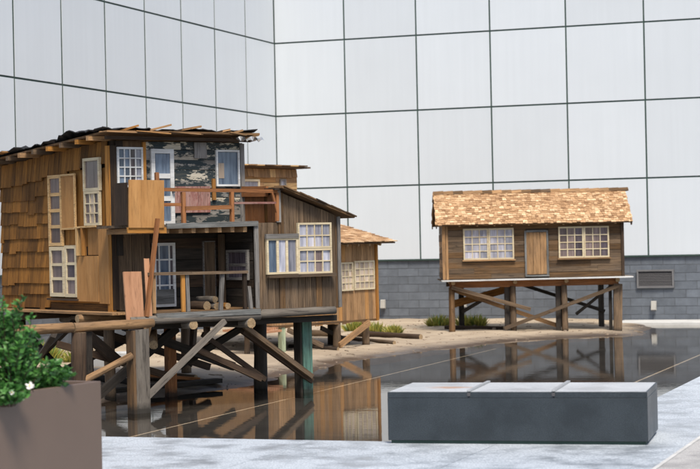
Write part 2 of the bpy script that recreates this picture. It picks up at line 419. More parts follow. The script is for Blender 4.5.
def prism(name, poly, a, b, axis, mat, par=None):
    """poly of (p,q): axis 'y' -> (x,z) extruded in y, axis 'x' -> (y,z) extruded in x"""
    n = len(poly)
    if axis == 'y': vs = [(p, a, q) for p, q in poly] + [(p, b, q) for p, q in poly]
    elif axis == 'x': vs = [(a, p, q) for p, q in poly] + [(b, p, q) for p, q in poly]
    else: vs = [(p, q, a) for p, q in poly] + [(p, q, b) for p, q in poly]
    fs = [tuple(range(n)), tuple(range(2 * n - 1, n - 1, -1))] + [(i, i + n, (i + 1) % n + n, (i + 1) % n) for i in range(n)]
    me = mesh(name, vs, fs)
    bm = bmesh.new(); bm.from_mesh(me); bmesh.ops.recalc_face_normals(bm, faces=bm.faces); bm.to_mesh(me); bm.free()
    return link(name, me, mat, par)
def set_var(me, vals_per_face):
    a = me.attributes.new('var', 'FLOAT', 'FACE')
    a.data.foreach_set('value', np.array(vals_per_face, dtype=np.float32))
def shingle_slope(par, x0, x1, eave, ridge, expo, wid, mat='roof_shingle', th=0.012, name='shingles', rake=None):
    """rows of real shingles from eave (y,z) up to ridge (y,z), joined as they are too small to tell apart"""
    (ye, ze), (yr, zr) = eave, ridge
    L = math.hypot(yr - ye, zr - ze); cy, cz = (yr - ye) / L, (zr - ze) / L; ny, nz = -cz, cy
    if nz < 0: ny, nz = -ny, -nz
    mb = MB(); vals = []
    s = -0.02; row = 0
    while s < L - 0.01:
        x = x0 - rng.uniform(0, wid)
        rowv = rng.uniform(-.12, .12)
        while x < x1:
            wd = wid * rng.uniform(.6, 1.4); a, b = max(x, x0 + rng.uniform(-.012, .006)), min(x + wd - .004, x1 + rng.uniform(-.006, .012))
            if b - a > 0.012:
                st = s + rng.uniform(-.012, .012); en = min(L, st + expo * 1.9)
                l0 = th * rng.uniform(1.2, 2.0); vs = []
                def P(x_, d, h): return (x_, ye + cy * d + ny * h, ze + cz * d + nz * h)
                lo, hi = l0, th * 0.35
                vs = [P(a, st, lo - th), P(b, st, lo - th), P(b, en, hi - th * .3), P(a, en, hi - th * .3), P(a, st, lo), P(b, st, lo), P(b, en, hi), P(a, en, hi)]
                mb.hexa(vs); vals += [min(1, max(0, rng.gauss(.5, .26) + rowv))] * 6
            x += wd
        s += expo; row += 1
    me = mesh(name, mb.v, mb.f); set_var(me, vals)
    return stuff(link(name, me, mat, par))

# ================================================================ SETTING
E1 = Vector((0.943, -0.333, 0)).normalized(); E2 = Vector((0.333, 0.943, 0)).normalized()
PC = Vector((1.58, 14.19, 0))                     # corner of the pool
def pool(a, b, z=0): return PC + E1 * a + E2 * b + Vector((0, 0, z))
PM = Matrix((E1, E2, Vector((0, 0, 1)))).transposed().to_4x4(); PM.translation = PC
g = structure(link('ground', mesh('ground', [(-900, -900, -.3), (900, -900, -.3), (900, 900, -.3), (-900, 900, -.3)], [(0, 1, 2, 3)]), 'ground_mat'))
# pool floor: dark slabs over a pale bed that shows in the joints
pf = structure(MB().box(-15.5, -0.005, 0.005, 26, -.16, -.063).build('pool_floor', 'grout', None, PM))
slab_w = 3.24
for i in range(5):
    for j in range(8):
        x1 = -0.75 - (i - 1) * slab_w - 0.02 if i else -0.012
        x0 = -0.75 - i * slab_w + 0.02
        y0 = 0.012 + j * slab_w; y1 = y0 + slab_w - 0.014
        MB().box(x0, x1, y0, y1, -.0625, -.06).build('slab', 'pool_floor', pf)
me = mesh('water', [(-15.5, 0.002, 0), (-0.002, 0.002, 0), (-0.002, 25.5, 0), (-15.5, 25.5, 0)], [(0, 1, 2, 3)])
structure(link('water', me, 'water', None, PM))
# plaza paving: slabs in two bands round the pool
pv = structure(MB().box(-14, .94, -9, -0.0, -.2, -.02).box(0.0, .94, 0.002, 26, -.2, -.02).build('plaza_paving', 'mortar', None, PM))
x = -14.0
while x < .93:
    e = min(.935, x + 1.5)
    for j in range(6):
        MB().box(x + .003, e - .003, -1.2 * (j + 1) + .003, -1.2 * j - .003, -.018, .02).build('slab', 'paving', pv)
    x = e
for j in range(9):
    MB().box(.0, .932, 2.4 * j + .003, 2.4 * (j + 1) - .003, -.018, .02).build('slab', 'paving', pv)
MB().box(.94, .97, -9, 26, -.2, .026).build('edge_strip', 'kerb_stone', pv)
structure(MB().box(.973, 14, -9, 26, -.2, .022).build('aggregate_paving', 'aggregate', None, PM))

# sand bank
BND = [(-9, 18.2), (-4.0, 18.5), (-2.55, 19.1), (-1.645, 19.95), (-1.2, 20.5), (-.95, 21.8), (-.29, 24.0), (.45, 25.6), (1.27, 26.9), (2.6, 28.75), (3.6, 29.3), (4.57, 29.6), (5.0, 31.0), (5.2, 34.5)]
gx = np.linspace(-9, 6, 151); gy = np.linspace(18, 37, 191)
XX, YY = np.meshgrid(gx, gy)
D = np.full(XX.shape, 1e9); sgn = np.zeros(XX.shape)
poly = BND + [(5.2, 40), (-9, 40)]
inside = np.zeros(XX.shape, bool)
for (ax, ay), (bx, by) in zip(poly, poly[1:] + poly[:1]):
    with np.errstate(divide='ignore', invalid='ignore'):
        cr = ((ay > YY) != (by > YY)) & (XX < (bx - ax) * (YY - ay) / ((by - ay) if by != ay else 1e-9) + ax)
    inside ^= cr
for (ax, ay), (bx, by) in zip(BND, BND[1:]):
    t = np.clip(((XX - ax) * (bx - ax) + (YY - ay) * (by - ay)) / ((bx - ax) ** 2 + (by - ay) ** 2), 0, 1)
    D = np.minimum(D, np.hypot(XX - ax - t * (bx - ax), YY - ay - t * (by - ay)))
D = np.where(inside, D, -D)
wob = 0.05 * np.sin(XX * 3.1 + YY * 1.7) + 0.04 * np.sin(XX * 7.3 - YY * 5.1) + 0.03 * np.sin(XX * 13 + YY * 11)
D = D + wob
ZZ = np.where(D > 0, 0.085 * (1 - np.exp(-D * 1.6)), np.maximum(-.2, D * 0.28))
ZZ = ZZ + (0.006 * np.sin(XX * 9 + 2 * np.sin(YY * 6)) + 0.005 * np.sin(YY * 17 + XX * 4)) * (D > 0)
def sand_z(x_, y_):
    i = int(np.clip(round((x_ + 9) / 15 * 150), 0, 150)); j = int(np.clip(round((y_ - 18) / 19 * 190), 0, 190))
    return float(ZZ[j, i])
nx, ny = len(gx), len(gy)
vs = np.stack([XX.ravel(), YY.ravel(), ZZ.ravel()], 1).tolist()
fs = [(j * nx + i, j * nx + i + 1, (j + 1) * nx + i + 1, (j + 1) * nx + i) for j in range(ny - 1) for i in range(nx - 1)
      if max(ZZ[j, i], ZZ[j, i + 1], ZZ[j + 1, i], ZZ[j + 1, i + 1]) > -.195]
me = mesh('sand_bank', vs, fs)
for p in me.polygons: p.use_smooth = True
structure(link('sand_bank', me, 'sand'))

# courtyard walls
K = Vector((-1.39, 36.1, 0)); PW, PH, Z0 = 1.44, 1.413, 1.2
def facade(name, label, origin, ang, n, from_right):
    T = thing(name, label, 'wall', origin, ang)
    Lw = n * PW
    box('backing', (-.39 * (not from_right), Lw, 0.014, 0.4, Z0 - .011, Z0 + 4 * PH), 'joint_dark', T)
    box('base_backing', (-.39 * (not from_right), Lw, 0.05, 0.4, -.2, Z0 - .0125), 'mortar', T)
    box('coping', (0, Lw, -.02, .42, Z0 + 4 * PH + .002, Z0 + 4 * PH + .06), 'vent_frame', T)
    gme = {}
    gp = 0.015; gx_ = .026 if from_right else gp
    me = mesh('panel', boxv(gx_, PW - gx_, -.0, .010, gp, PH - gp), BOXF)
    for i in range(n):
        for k in range(4):
            M = Matrix.Translation((i * PW, rng.uniform(-.0015, .001), Z0 + k * PH)) @ Matrix.Rotation(R(rng.uniform(-.1, .1)), 4, 'Z') @ Matrix.Rotation(R(rng.uniform(-.1, .1)), 4, 'X')
            link('panel', me, 'facade_panel', T, M)
    box('flashing', (0, Lw, -.015, .045, Z0 - .012, Z0 + .008), 'joint_dark', T)
    bh, bl = 0.15, 0.403
    rows = 8
    me2 = mesh('block', boxv(.004, bl - .004, 0, .06, .004, bh - .004), BOXF)
    box('mortar_bed', (0, Lw, .034, .049, -.2, Z0 - .013), 'mortar', T)
    for k in range(rows):
        xo = -(bl / 2) * (k % 2); i = 0
        while xo < Lw - .01:
            a = max(0, xo); b = min(Lw, xo + bl)
            M = Matrix.Translation((xo, .03 + rng.uniform(-.003, .003), k * bh - .012))
            if a == xo and b == xo + bl: link('block', me2, 'block', T, M)
            elif b - a > .03:
                link('block', mesh('block', boxv(a - xo + .004, b - xo - .004, 0, .06, .004, bh - .004), BOXF), 'block', T, M)
            xo += bl
    return T
angB = math.atan2(E1.y, E1.x)
backW = facade('panelled_wall', 'tall pale panelled wall with grey block base behind the plain long cabin', K, angB, 9, False)
XL = Vector((0.333, 0.943, 0)).normalized()
sideW = facade('panelled_wall', 'tall pale panelled side wall rising behind the shingle-sided tall shack', K - XL * PW * 10, math.atan2(XL.y, XL.x), 10, True)
def on_back(t, z, o=0): return K + E1 * t + Vector((0, 0, z)) + Vector((-.333, -.943, 0)) * o
# ledge at the foot of the back wall where there is no sand
ML = Matrix((E1, E2, Vector((0, 0, 1)))).transposed().to_4x4(); ML.translation = K
structure(MB().box(6.75, 13, -1.15, -.0, -.2, .045).build('wall_ledge', 'kerb_stone', None, ML))
# vent grille and small wall lights
vt = thing('wall_vent', 'dark grey rectangular vent panel with pale frame low on the block wall', 'vent', on_back(6.98, .62, 0), angB)
fr_ = MB().box(0, .67, -.02, .03, 0, .03).box(0, .67, -.02, .03, .30, .33).box(0, .03, -.02, .03, .032, .298).box(.64, .67, -.02, .03, .032, .298)
fr_.build('frame', 'vent_frame', vt)
for k in range(9):
    beam('louvre', (.032, .005, .045 + k * .03), (.638, .005, .045 + k * .03), .028, .006, 'vent_metal', vt, up=(0, -.8, .6), jit=0)
def wall_light(t, z, label):
    o = thing('wall_light', label, 'wall light', on_back(t, z), angB)
    MB().box(-.035, .035, -.012, .028, -.06, .06).build('back_plate', 'vent_frame', o)
    MB().hexa([(-.045, -.07, -.075), (.045, -.07, -.075), (.05, -.013, -.085), (-.05, -.013, -.085), (-.04, -.055, .075), (.04, -.055, .075), (.05, -.013, .085), (-.05, -.013, .085)]).build('housing', 'lamp_white', o)
    MB().box(-.035, .035, -.066, -.014, -.1, -.086).build('lens', 'vent_metal', o)
wall_light(7.28, .30, 'small white wall light below the dark vent panel')
wall_light(2.12, .37, 'small white wall light on blocks between the two shingle-roofed cabins')
wall_light(3.72, .38, 'small pale wall light seen behind the long cabin posts above the clumps')

# ================================================================ TALL SHACK (left)
H1 = thing('tall_shack', 'tall patchwork wooden shack on stilts with shingled side, balcony and porch', 'house', (-.11, 19.8, 0), math.atan2(.6, .8))
def zr(y): return 2.70 - (y - .6) * .067             # underside of the main roof
XLW = -2.386
# cores
prism('wall', [(.67, .93), (3.15, .93), (3.15, zr(3.15) - .02), (.67, zr(.67) - .02)], XLW + .03, XLW + .08, 'x', 'darkbrown', H1)
box('wall', (XLW + .082, -.775, .67, .72, 1.82, 2.66), 'darkbrown', H1)
box('wall', (XLW + .082, -1.04, .67, .72, .935, 1.755), 'dark', H1)
prism('wall', [(.722, 1.5), (3.15, 1.5), (3.15, zr(3.15) - .02), (.722, zr(.722) - .02)], -.82, -.775, 'x', 'weathered', H1)
box('wall', (XLW + .082, -.03, 3.1, 3.149, .935, 1.75), 'weathered', H1)
box('wall', (XLW + .082, -.822, 3.1, 3.149, 1.752, 2.45), 'weathered', H1)
prism('wall', [(-1.05, .935), (-.012, .935), (-.012, 1.85), (-.76, 2.10), (-.76, 1.80), (-1.05, 1.80)], .025, .06, 'y', 'darkbrown', H1)
box('wall', (-1.058, -1.02, .062, .668, .935, 1.752), 'darkbrown', H1)
box('wall', (-.765, -.73, .062, .668, 1.80, 2.09), 'darkbrown', H1)
box('wall', (-.055, -.012, .062, 3.098, .935, 1.83), 'weathered', H1)
box('floor', (XLW + .0, -.012, .03, 3.2, .90, .934), 'brown', H1)
# shingled side: long shakes, hung course over course
def shake(y, z, wd, ht, o, mat):
    """bottom centre at (y,z), leaning so its foot stands proud"""
    a = Vector((XLW + .014 - o - .010, y, z)); b = Vector((XLW + .022 - .004, y, z + ht))
    return beam('shake', a, b, wd - .003, .009, mat, H1, up=(-1, 0, 0))
zrow = [.93, 1.09, 1.20, 1.39, 1.55, 1.68, 1.85, 1.97, 2.14]
for r_i, zb in enumerate(zrow):
    ht = (zrow[r_i + 1] - zb if r_i < len(zrow) - 1 else .22) + .07
    y = 2.02
    drop = rng.uniform(-.02, .02)
    while y < 3.16:
        wd = rng.uniform(.11, .21); e = min(3.17, y + wd)
        if rng.random() < .3: drop = rng.uniform(-.03, .03)
        top_lim = zr((y + e) / 2) - .03
        zz_ = max(.925, zb + drop + rng.uniform(-.003, .003)); h2 = min(ht, top_lim - zz_)
        if e - y > .03: shake((y + e) / 2, zz_, e - y, h2, .006, 'cedar')
        y = e
y = .74                                             # top course under the eave, longer boards following the roof
while y < 3.16:
    wd = rng.uniform(.09, .19); e = min(3.17, y + wd); m_ = (y + e) / 2
    zt = zr(m_) - .012; zb = zt - .24 + rng.uniform(-.012, .012) - (.02 if y > 2 else 0)
    beam('shake', (XLW - .014, y + (e - y) / 2, zb), (XLW + .012, m_, zt), e - y - .004, .013, 'cedar', H1, up=(-1, 0, 0))
    y = e
# boards between windows on the shingled side (set behind fittings)
cladding(H1, 'left', .67, 2.0, 1.60, 2.40, XLW + .028, ['cedar', 'cedar_bright'], .13, True, t=.014)
cladding(H1, 'left', .655, 2.02, .935, 1.06, XLW + .028, ['cedar_bright', 'cedar'], .065, False, t=.02)
cladding(H1, 'left', .67, 2.0, 1.062, 1.598, XLW + .028, ['darkbrown', 'cedar'], .12, True, t=.012)
beam('corner_post', (XLW + .0, .69, .93), (XLW + .0, .69, 2.62), .085, .05, 'cedar_bright', H1, up=(-1, 0, 0))
beam('corner_board', (XLW + .02, .648, .95), (XLW + .02, .648, 2.62), .07, .02, 'darkbrown', H1, up=(0, -1, 0))
xo = XLW - .034
window(H1, facing('left', xo, 1.97, 1.61), .30, .755, 1, 4, 'bare_frame', 'pane_purple', fw=.035, mw=.035)
beam('plywood_sheet', (xo + .01, 1.515, 1.785), (xo + .01, 1.515, 2.355), .29, .018, 'plywood', H1, up=(-1, 0, 0))
bf = MB().box(0, .31, 0, .02, 0, .02).box(0, .31, 0, .02, .565, .585).box(.29, .31, 0, .02, .022, .563)
bf.build('trim', 'bare_frame', H1, facing('left', xo - .008, 1.668, 1.78))
window(H1, facing('left', xo - .01, 1.17, 2.17), .345, .34, 1, 1, 'cream_paint', 'pane_purple', fw=.03)
window(H1, facing('left', xo - .012, 1.16, 1.815), .325, .352, 3, 3, 'cream_paint', ['pane_purple', 'pane_beige', 'pane_dark'], fw=.026, mw=.014)
window(H1, facing('left', xo - .004, 1.955, 1.073), .325, .53, 1, 3, 'cream_paint', 'pane_purple', fw=.04, mw=.03)
window(H1, facing('left', xo - .004, 1.615, 1.07), .255, .545, 1, 3, 'cream_paint', ['pane_purple', 'pane_dark'], fw=.035, mw=.03)
beam('plywood_sheet', (xo + .008, 1.13, 1.03), (xo + .008, 1.13, 1.50), .45, .016, 'plywood', H1, up=(-1, 0, 0))
beam('plywood_sheet', (xo + .01, .79, 1.01), (xo + .01, .79, 1.80), .21, .014, 'plywood', H1, up=(-1, 0, 0))
beam('stud', (xo, 1.31, 1.505), (xo, 1.31, 1.80), .03, .05, 'bare_frame', H1, up=(-1, 0, 0))
beam('stud', (xo, 1.20, 1.505), (xo, 1.20, 1.80), .03, .05, 'cedar_bright', H1, up=(-1, 0, 0))
beam('plywood_sheet', (XLW + .004, 1.04, 1.51), (XLW + .004, 1.04, 1.80), .25, .012, 'plywood', H1, up=(-1, 0, 0))
beam('shelf_board', (xo, 1.36, 1.80), (xo, .9, 1.805), .05, .018, 'bare_frame', H1)
beam('shelf_board', (xo, 1.99, 1.045), (xo, 1.33, 1.045), .05, .02, 'darkbrown', H1)
# walkway along the shingled side
for k in range(3):
    beam('deck_board', (XLW - .165 + k * .062, .35, .92), (XLW - .165 + k * .062, 3.5, .915), .058, .022, 'tan', H1)
# upper front wall
YB = .67
cladding(H1, 'front', -2.33, -2.0, 1.81, 2.67, YB, ['darkbrown', 'brown'], .11, True, holes=[(-2.31, -2.03, 2.22, 2.58)])
cladding(H1, 'front', -1.995, -.78, 1.81, 2.67, YB, ['grey', 'peeling_black', 'peeling_cream', 'peeling_black'], .098, False, holes=[(-1.91, -1.67, 1.8, 2.57), (-1.11, -.86, 2.23, 2.57)], breaks=.8)
beam('corner_post', (-2.005, YB - .03, 1.82), (-2.005, YB - .03, 2.66), .035, .03, 'cedar_bright', H1, up=(0, -1, 0))
beam('corner_post', (-.80, YB - .03, 1.82), (-.80, YB - .03, 2.66), .05, .03, 'grey', H1, up=(0, -1, 0))
window(H1, facing('front', -2.326, YB - .045, 2.195), .305, .41, 4, 4, 'white_paint', ['pane_blue', 'pane_blue', 'pane_dark', 'pane_film'], fw=.022, mw=.013)
dr = window(H1, facing('front', -1.926, YB - .045, 1.80), .272, .79, 1, 3, 'white_paint', 'pane_blue', fw=.045, mw=.05, name='door')
MB().box(-.012, .012, -.03, .0, -.012, .012).build('door_knob', 'vent_metal', dr, Matrix.Translation((.25, 0, .35)))
window(H1, facing('front', -1.132, YB - .045, 2.205), .295, .385, 1, 1, 'white_paint', 'pane_blue', fw=.02)
box('paper_patch', (-1.10, -1.03, YB - .034, YB - .030, 2.29, 2.45), 'pane_beige', H1)
beam('patch_board', (-1.32, YB - .03, 2.50), (-1.32, YB - .03, 2.665), .155, .012, 'grey', H1, up=(0, -1, 0))
beam('patch_board', (-1.43, YB - .032, 1.93), (-1.43, YB - .034, 2.205), .43, .012, 'pink_panel', H1, up=(0, -1, 0))
beam('stud', (-1.165, YB - .035, 2.06), (-1.165, YB - .035, 2.285), .04, .02, 'cedar_bright', H1, up=(0, -1, 0))
beam('gap_strip', (-2.31, YB - .03, 1.5), (-2.31, YB - .03, 2.18), .075, .014, 'dark', H1, up=(0, -1, 0))  # strip in place of an open gap, the gap's shade is its colour
# porch wall
cladding(H1, 'front', -2.33, -1.95, .94, 1.75, YB, ['weathered'], .19, True)
cladding(H1, 'front', -1.945, -1.06, .94, 1.75, YB, ['darkbrown', 'dark', 'dark', 'darkbrown'], .10, False, holes=[(-1.91, -1.68, .94, 1.6)], breaks=.5)  # dark brown boards, colours taken darker to paint in the porch shade
window(H1, facing('front', -1.926, YB - .05, .96), .262, .66, 3, 3, 'white_paint', ['pane_dark', 'pane_blue', 'pane_dark'], fw=.03, mw=.016, name='door', widths=[.2, .6, .2], heights=[.32, .44, .24])
box('door_panel', (-1.90, -1.69, YB - .056, YB - .051, .99, 1.14), 'bluegrey', H1)
beam('grey_door', (-1.24, YB - .035, 1.0), (-1.24, YB - .035, 1.62), .13, .02, 'weathered', H1, up=(0, -1, 0))
window(H1, facing('front', -1.315, YB - .04, .99), .15, .64, 1, 1, 'grey', 'pane_purple', fw=.016, name='door_frame')
beam('porch_post', (-1.12, .58, .935), (-1.12, .58, 1.70), .055, .05, 'weathered', H1, up=(0, -1, 0))
# box room: porch side, balcony side and front
cladding(H1, 'left', .07, .66, .94, 1.75, -1.06, ['darkbrown', 'dark', 'dark'], .10, False, t=.012)  # porch-side boards, shade of the porch also put into their colour
window(H1, facing('left', -1.105, .525, 1.217), .40, .315, 1, 2, 'grey', 'pane_dark', fw=.028, mw=.03)
cladding(H1, 'left', .035, .66, 1.81, 2.10, -.766, ['redwood', 'redwood', 'cedar'], .075, True, t=.014)
def ztop(s): return 1.86 + (-.0 - s) * .345
cladding(H1, 'front', -1.078, -.788, .91, 1.805, .024, ['weathered', 'weathered', 'brown'], .072, True, bottom_jit=.02)
cladding(H1, 'front', -.786, .0, .91, 1.9, .024, ['weathered', 'weathered', 'weathered', 'brown'], .08, True, top=ztop, bottom_jit=.02, holes=[(-.55, -.13, 1.28, 1.76)])
beam('corner_board', (-1.07, -.002, .90), (-1.07, -.002, 1.81), .045, .018, 'grey', H1, up=(0, -1, 0))
beam('corner_board', (-.785, -.002, 1.81), (-.785, -.002, 2.15), .05, .02, 'grey', H1, up=(0, -1, 0))
beam('corner_board', (-.012, -.002, .90), (-.012, -.002, 1.86), .04, .018, 'grey', H1, up=(0, -1, 0))
window(H1, facing('front', -.962, -.035, 1.27), .395, .375, 3, 1, 'cream_paint', ['pane_blue', 'pane_film', 'pane_film'], fw=.022, mw=.028)
beam('lintel', (-.975, -.03, 1.665), (-.56, -.03, 1.665), .045, .03, 'grey', H1, up=(0, -1, 0))
window(H1, facing('front', -.565, -.036, 1.53), .435, .27, 4, 2, 'cream_paint', ['pane_film', 'pane_pale', 'pane_pale', 'pane_film'], fw=.02, mw=.012)
window(H1, facing('front', -.567, -.037, 1.265), .437, .262, 4, 2, 'cream_paint', ['pane_film', 'pane_film', 'pane_purple', 'pane_film'], fw=.02, mw=.012)
beam('window_sill', (-.97, -.05, 1.248), (-.11, -.05, 1.25), .03, .06, 'weathered', H1, up=(0, -1, 0))
# roof of the box room: sloping boards with a shingled edge
for k in range(14):
    y0 = -.10 + k * .225
    beam('roof_board', (-.80, y0 + .11, ztop(-.80) + .035), (.13, y0 + .11, ztop(.13) + .035), .22, .016, rng.choice(['weathered', 'brown', 'tan']), H1)
for k in range(9):
    x_ = -.78 + k * .1
    beam('roof_shingle', (x_, -.02, ztop(x_) + .056), (x_ + .13, -.02, ztop(x_ + .13) + .05), .19 + rng.uniform(-.02, .02), .012, rng.choice(['brown', 'weathered', 'darkbrown']), H1)
beam('ridge_plank', (-.86, .05, 2.155), (-.70, .05, 2.15), .20, .022, 'darkbrown', H1)
beam('ridge_plank', (-.81, .16, 2.135), (-.81, .68, 2.15), .11, .03, 'redwood', H1, up=(-1, 0, 0))
# balcony
box('balcony_floor', (-2.56, -1.062, .0, .668, 1.775, 1.803), 'weathered', H1)
beam('fascia', (-2.15, -.015, 1.785), (-1.055, -.015, 1.80), .05, .025, 'bluegrey', H1, up=(0, -1, 0))
beam('fascia', (-2.60, -.018, 1.75), (-2.16, -.018, 1.745), .055, .025, 'cedar_bright', H1, up=(0, -1, 0))
for k in range(9):
    xx_ = -2.44 + k * .155
    beam('joist', (xx_, .005, 1.742), (xx_, .64, 1.742), .045, .055, 'tan', H1)
beam('plywood_sheet', (-2.395, -.035, 1.772), (-2.39, -.045, 2.245), .40, .016, 'plywood', H1, up=(0, -1, 0))
beam('plywood_sheet', (-2.585, .12, 1.80), (-2.58, .12, 2.22), .24, .012, 'darkbrown', H1, up=(-1, 0, 0))
beam('rail_post', (-2.24, .0, 1.8), (-2.24, .0, 2.32), .035, .035, 'redwood', H1, up=(0, -1, 0))
for xx_ in (-1.94, -1.36):
    beam('rail_post', (xx_, .0, 1.8), (xx_, .0, 2.125), .04, .035, 'redwood', H1, up=(0, -1, 0))
beam('top_rail', (-2.19, .0, 2.15), (-.80, .0, 2.13), .035, .028, 'redwood', H1, up=(0, -1, 0))
beam('middle_rail', (-2.19, .0, 2.0), (-1.97, .0, 2.0), .03, .02, 'redwood', H1, up=(0, -1, 0))
beam('middle_rail', (-1.93, -.025, 1.96), (-1.38, -.025, 1.97), .04, .018, 'redwood', H1, up=(0, -1, 0))
beam('middle_rail', (-1.34, -.005, 2.01), (-.82, -.005, 2.01), .02, .018, 'pink_panel', H1, up=(0, -1, 0))
beam('rail_brace', (-.86, .0, 2.12), (-.80, .0, 1.90), .025, .025, 'redwood', H1, up=(0, -1, 0))
beam('rail_post', (-.80, -.0, 1.82), (-.80, -.0, 2.12), .03, .03, 'redwood', H1, up=(0, -1, 0))
# main roof
prism('roof', [(.44, zr(.44) + .03), (3.36, zr(3.36) + .03), (3.36, zr(3.36) + .052), (.44, zr(.44) + .052)], -2.54, -.70, 'x', 'brown', H1)
for k in range(9):
    y_ = .74 + k * .30
    beam('rafter', (-2.60 + rng.uniform(-.02, .03), y_, zr(y_) + .004), (-.78, y_, zr(y_) + .004), .05, .048, rng.choice(['tan', 'cedar_bright', 'weathered']), H1)
beam('front_beam', (-2.5, .55, 2.695), (-.74, .55, 2.69), .035, .045, 'darkbrown', H1, up=(0, -1, 0))
# tar paper, buckled and torn at the eave
nx_, ny_ = 34, 44
vs, fs = [], []
for j in range(ny_ + 1):
    for i in range(nx_ + 1):
        x_ = -2.575 + 1.85 * i / nx_; y_ = .47 + 2.9 * j / ny_
        ed = 1 if i == 0 or i == nx_ else 0
        x_ += ed * rng.uniform(-.03, .03)
        if j == 0: y_ += rng.uniform(-.02, .03)
        lift = .01 * math.sin(x_ * 9 + y_ * 5) + rng.uniform(0, .018) + (rng.uniform(-.01, .025) if i < 2 else 0)
        if .8 < y_ < 1.5 and i < 8: lift += .025 * math.sin((y_ - .8) / .7 * math.pi)
        vs.append((x_, y_, zr(y_) + .064 + lift + .008))
for j in range(ny_):
    for i in range(nx_):
        a = j * (nx_ + 1) + i; fs.append((a, a + 1, a + nx_ + 2, a + nx_ + 1))
me = mesh('tar_paper', vs, fs); tp = link('tar_paper', me, 'tar_paper', H1)
sm = tp.modifiers.new('s', 'SOLIDIFY'); sm.thickness = .008
# front roof edge: thin warped sheets
xq = -2.56
for k, (ln, mt) in enumerate([(.36, 'tan'), (.42, 'plywood'), (.4, 'tan'), (.38, 'brown'), (.2, 'tan')]):
    beam('edge_board', (xq, .50, 2.752 + rng.uniform(-.01, .012)), (xq + ln, .50, 2.745 + rng.uniform(-.012, .012)), .16, .012, mt, H1, jit=.006)
    xq += ln - .02
beam('edge_board', (-2.585, 2.6, zr(2.6) + .085), (-2.585, 3.3, zr(3.3) + .08), .1, .012, 'plywood', H1)
for (xa, xb, za, zb_) in [(-2.36, -2.17, 2.76, 2.815), (-2.01, -1.78, 2.772, 2.83), (-1.73, -1.42, 2.765, 2.82), (-1.20, -1.06, 2.765, 2.795), (-1.05, -.90, 2.75, 2.79), (-.85, -.70, 2.70, 2.745)]:
    beam('roof_stick', (xa, .5, za), (xb, .46, zb_), .028, .02, rng.choice(['tan', 'cedar_bright']), H1)
# curled tin at the right end of the front edge
vs, fs = [], []
for i in range(13):
    for j in range(5):
        vs.append((-.98 + .30 * i / 12, .38 + .22 * j / 4, 2.70 + .018 * math.sin(i * 1.1 + j * .4) + .01 * math.sin(j * 2) - .03 * ((j == 0) * (i % 3 == 0))))
for i in range(12):
    for j in range(4): fs.append((i * 5 + j, i * 5 + j + 5, i * 5 + j + 6, i * 5 + j + 1))
me = mesh('tin_sheet', vs, fs); link('tin_sheet', me, 'tin', H1)
# porch deck, rail and leaning boards
for k in range(7):
    beam('deck_board', (-2.36, -.10 + k * .105 + .04, .917), (-1.09, -.10 + k * .105 + .04, .917), .1, .022, rng.choice(['weathered', 'grey']), H1)
beam('fascia', (-2.36, -.135, .898), (-1.13, -.135, .90), .055, .03, 'bluegrey', H1, up=(0, -1, 0))
beam('top_rail', (-2.43, -.11, 1.318), (-1.26, -.11, 1.305), .028, .03, 'weathered', H1, up=(0, -1, 0))
for xx_, mt, lean in ((-2.36, 'tan', 0), (-2.02, 'cedar_bright', .0), (-1.975, 'grey', .01), (-1.55, 'grey', -.03), (-1.285, 'darkbrown', 0), (-1.235, 'grey', .02)):
    beam('rail_post', (xx_ + lean, -.09, .93), (xx_, -.09, 1.305 if xx_ != -1.235 else 1.16), .038, .03, mt, H1, up=(0, -1, 0))
beam('leaning_pole', (-2.475, -.14, .90), (-2.30, -.10, 1.86), .038, .035, 'redwood', H1, up=(0, -1, 0))
beam('leaning_board', (-2.60, -.135, .86), (-2.595, -.085, 1.345), .20, .016, 'plywood_pink', H1, up=(0, -1, 0))
beam('leaning_board', (-2.43, -.12, .90), (-2.43, -.085, 1.47), .06, .014, 'plywood_pink', H1, up=(0, -1, 0))
# stilts
def post(u, y, w_, top, mat, base=None, par=H1, name='stilt'):
    P = par.matrix_world @ Vector((u, y, 0)) if False else None
    return beam(name, (u, y, -.1 if base is None else base), (u, y, top), w_, w_, mat, par, up=(0, -1, 0), jit=.004)
def lw(u, y): return (-.11 + .8 * u - .6 * y, 19.8 + .6 * u + .8 * y)
def sz(u, y): return sand_z(*lw(u, y)) - .08
beam('stilt', (-2.75, -.455, -.085), (-2.75, -.455, .80), .15, .13, 'log_grey', H1, up=(0, -1, 0), jit=.005)
beam('stilt', (-2.842, -.46, -.085), (-2.842, -.46, .79), .03, .13, 'brown', H1, up=(0, -1, 0))
log('stilt', (-3.42, -.47, -.085), (-3.40, -.47, .80), .075, 'darkbrown', H1)
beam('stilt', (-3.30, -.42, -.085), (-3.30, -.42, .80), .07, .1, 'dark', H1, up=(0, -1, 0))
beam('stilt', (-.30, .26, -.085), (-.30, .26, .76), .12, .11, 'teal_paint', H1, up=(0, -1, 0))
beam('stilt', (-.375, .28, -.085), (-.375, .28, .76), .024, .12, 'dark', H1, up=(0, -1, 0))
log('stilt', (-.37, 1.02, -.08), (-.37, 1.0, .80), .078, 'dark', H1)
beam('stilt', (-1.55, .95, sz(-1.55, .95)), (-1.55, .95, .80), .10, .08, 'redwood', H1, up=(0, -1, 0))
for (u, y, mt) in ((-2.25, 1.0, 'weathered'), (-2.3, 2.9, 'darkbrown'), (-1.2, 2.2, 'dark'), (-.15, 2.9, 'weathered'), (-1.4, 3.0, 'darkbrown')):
    log('stilt', (u, y, sz(u, y)), (u, y, .82), .06, mt, H1)
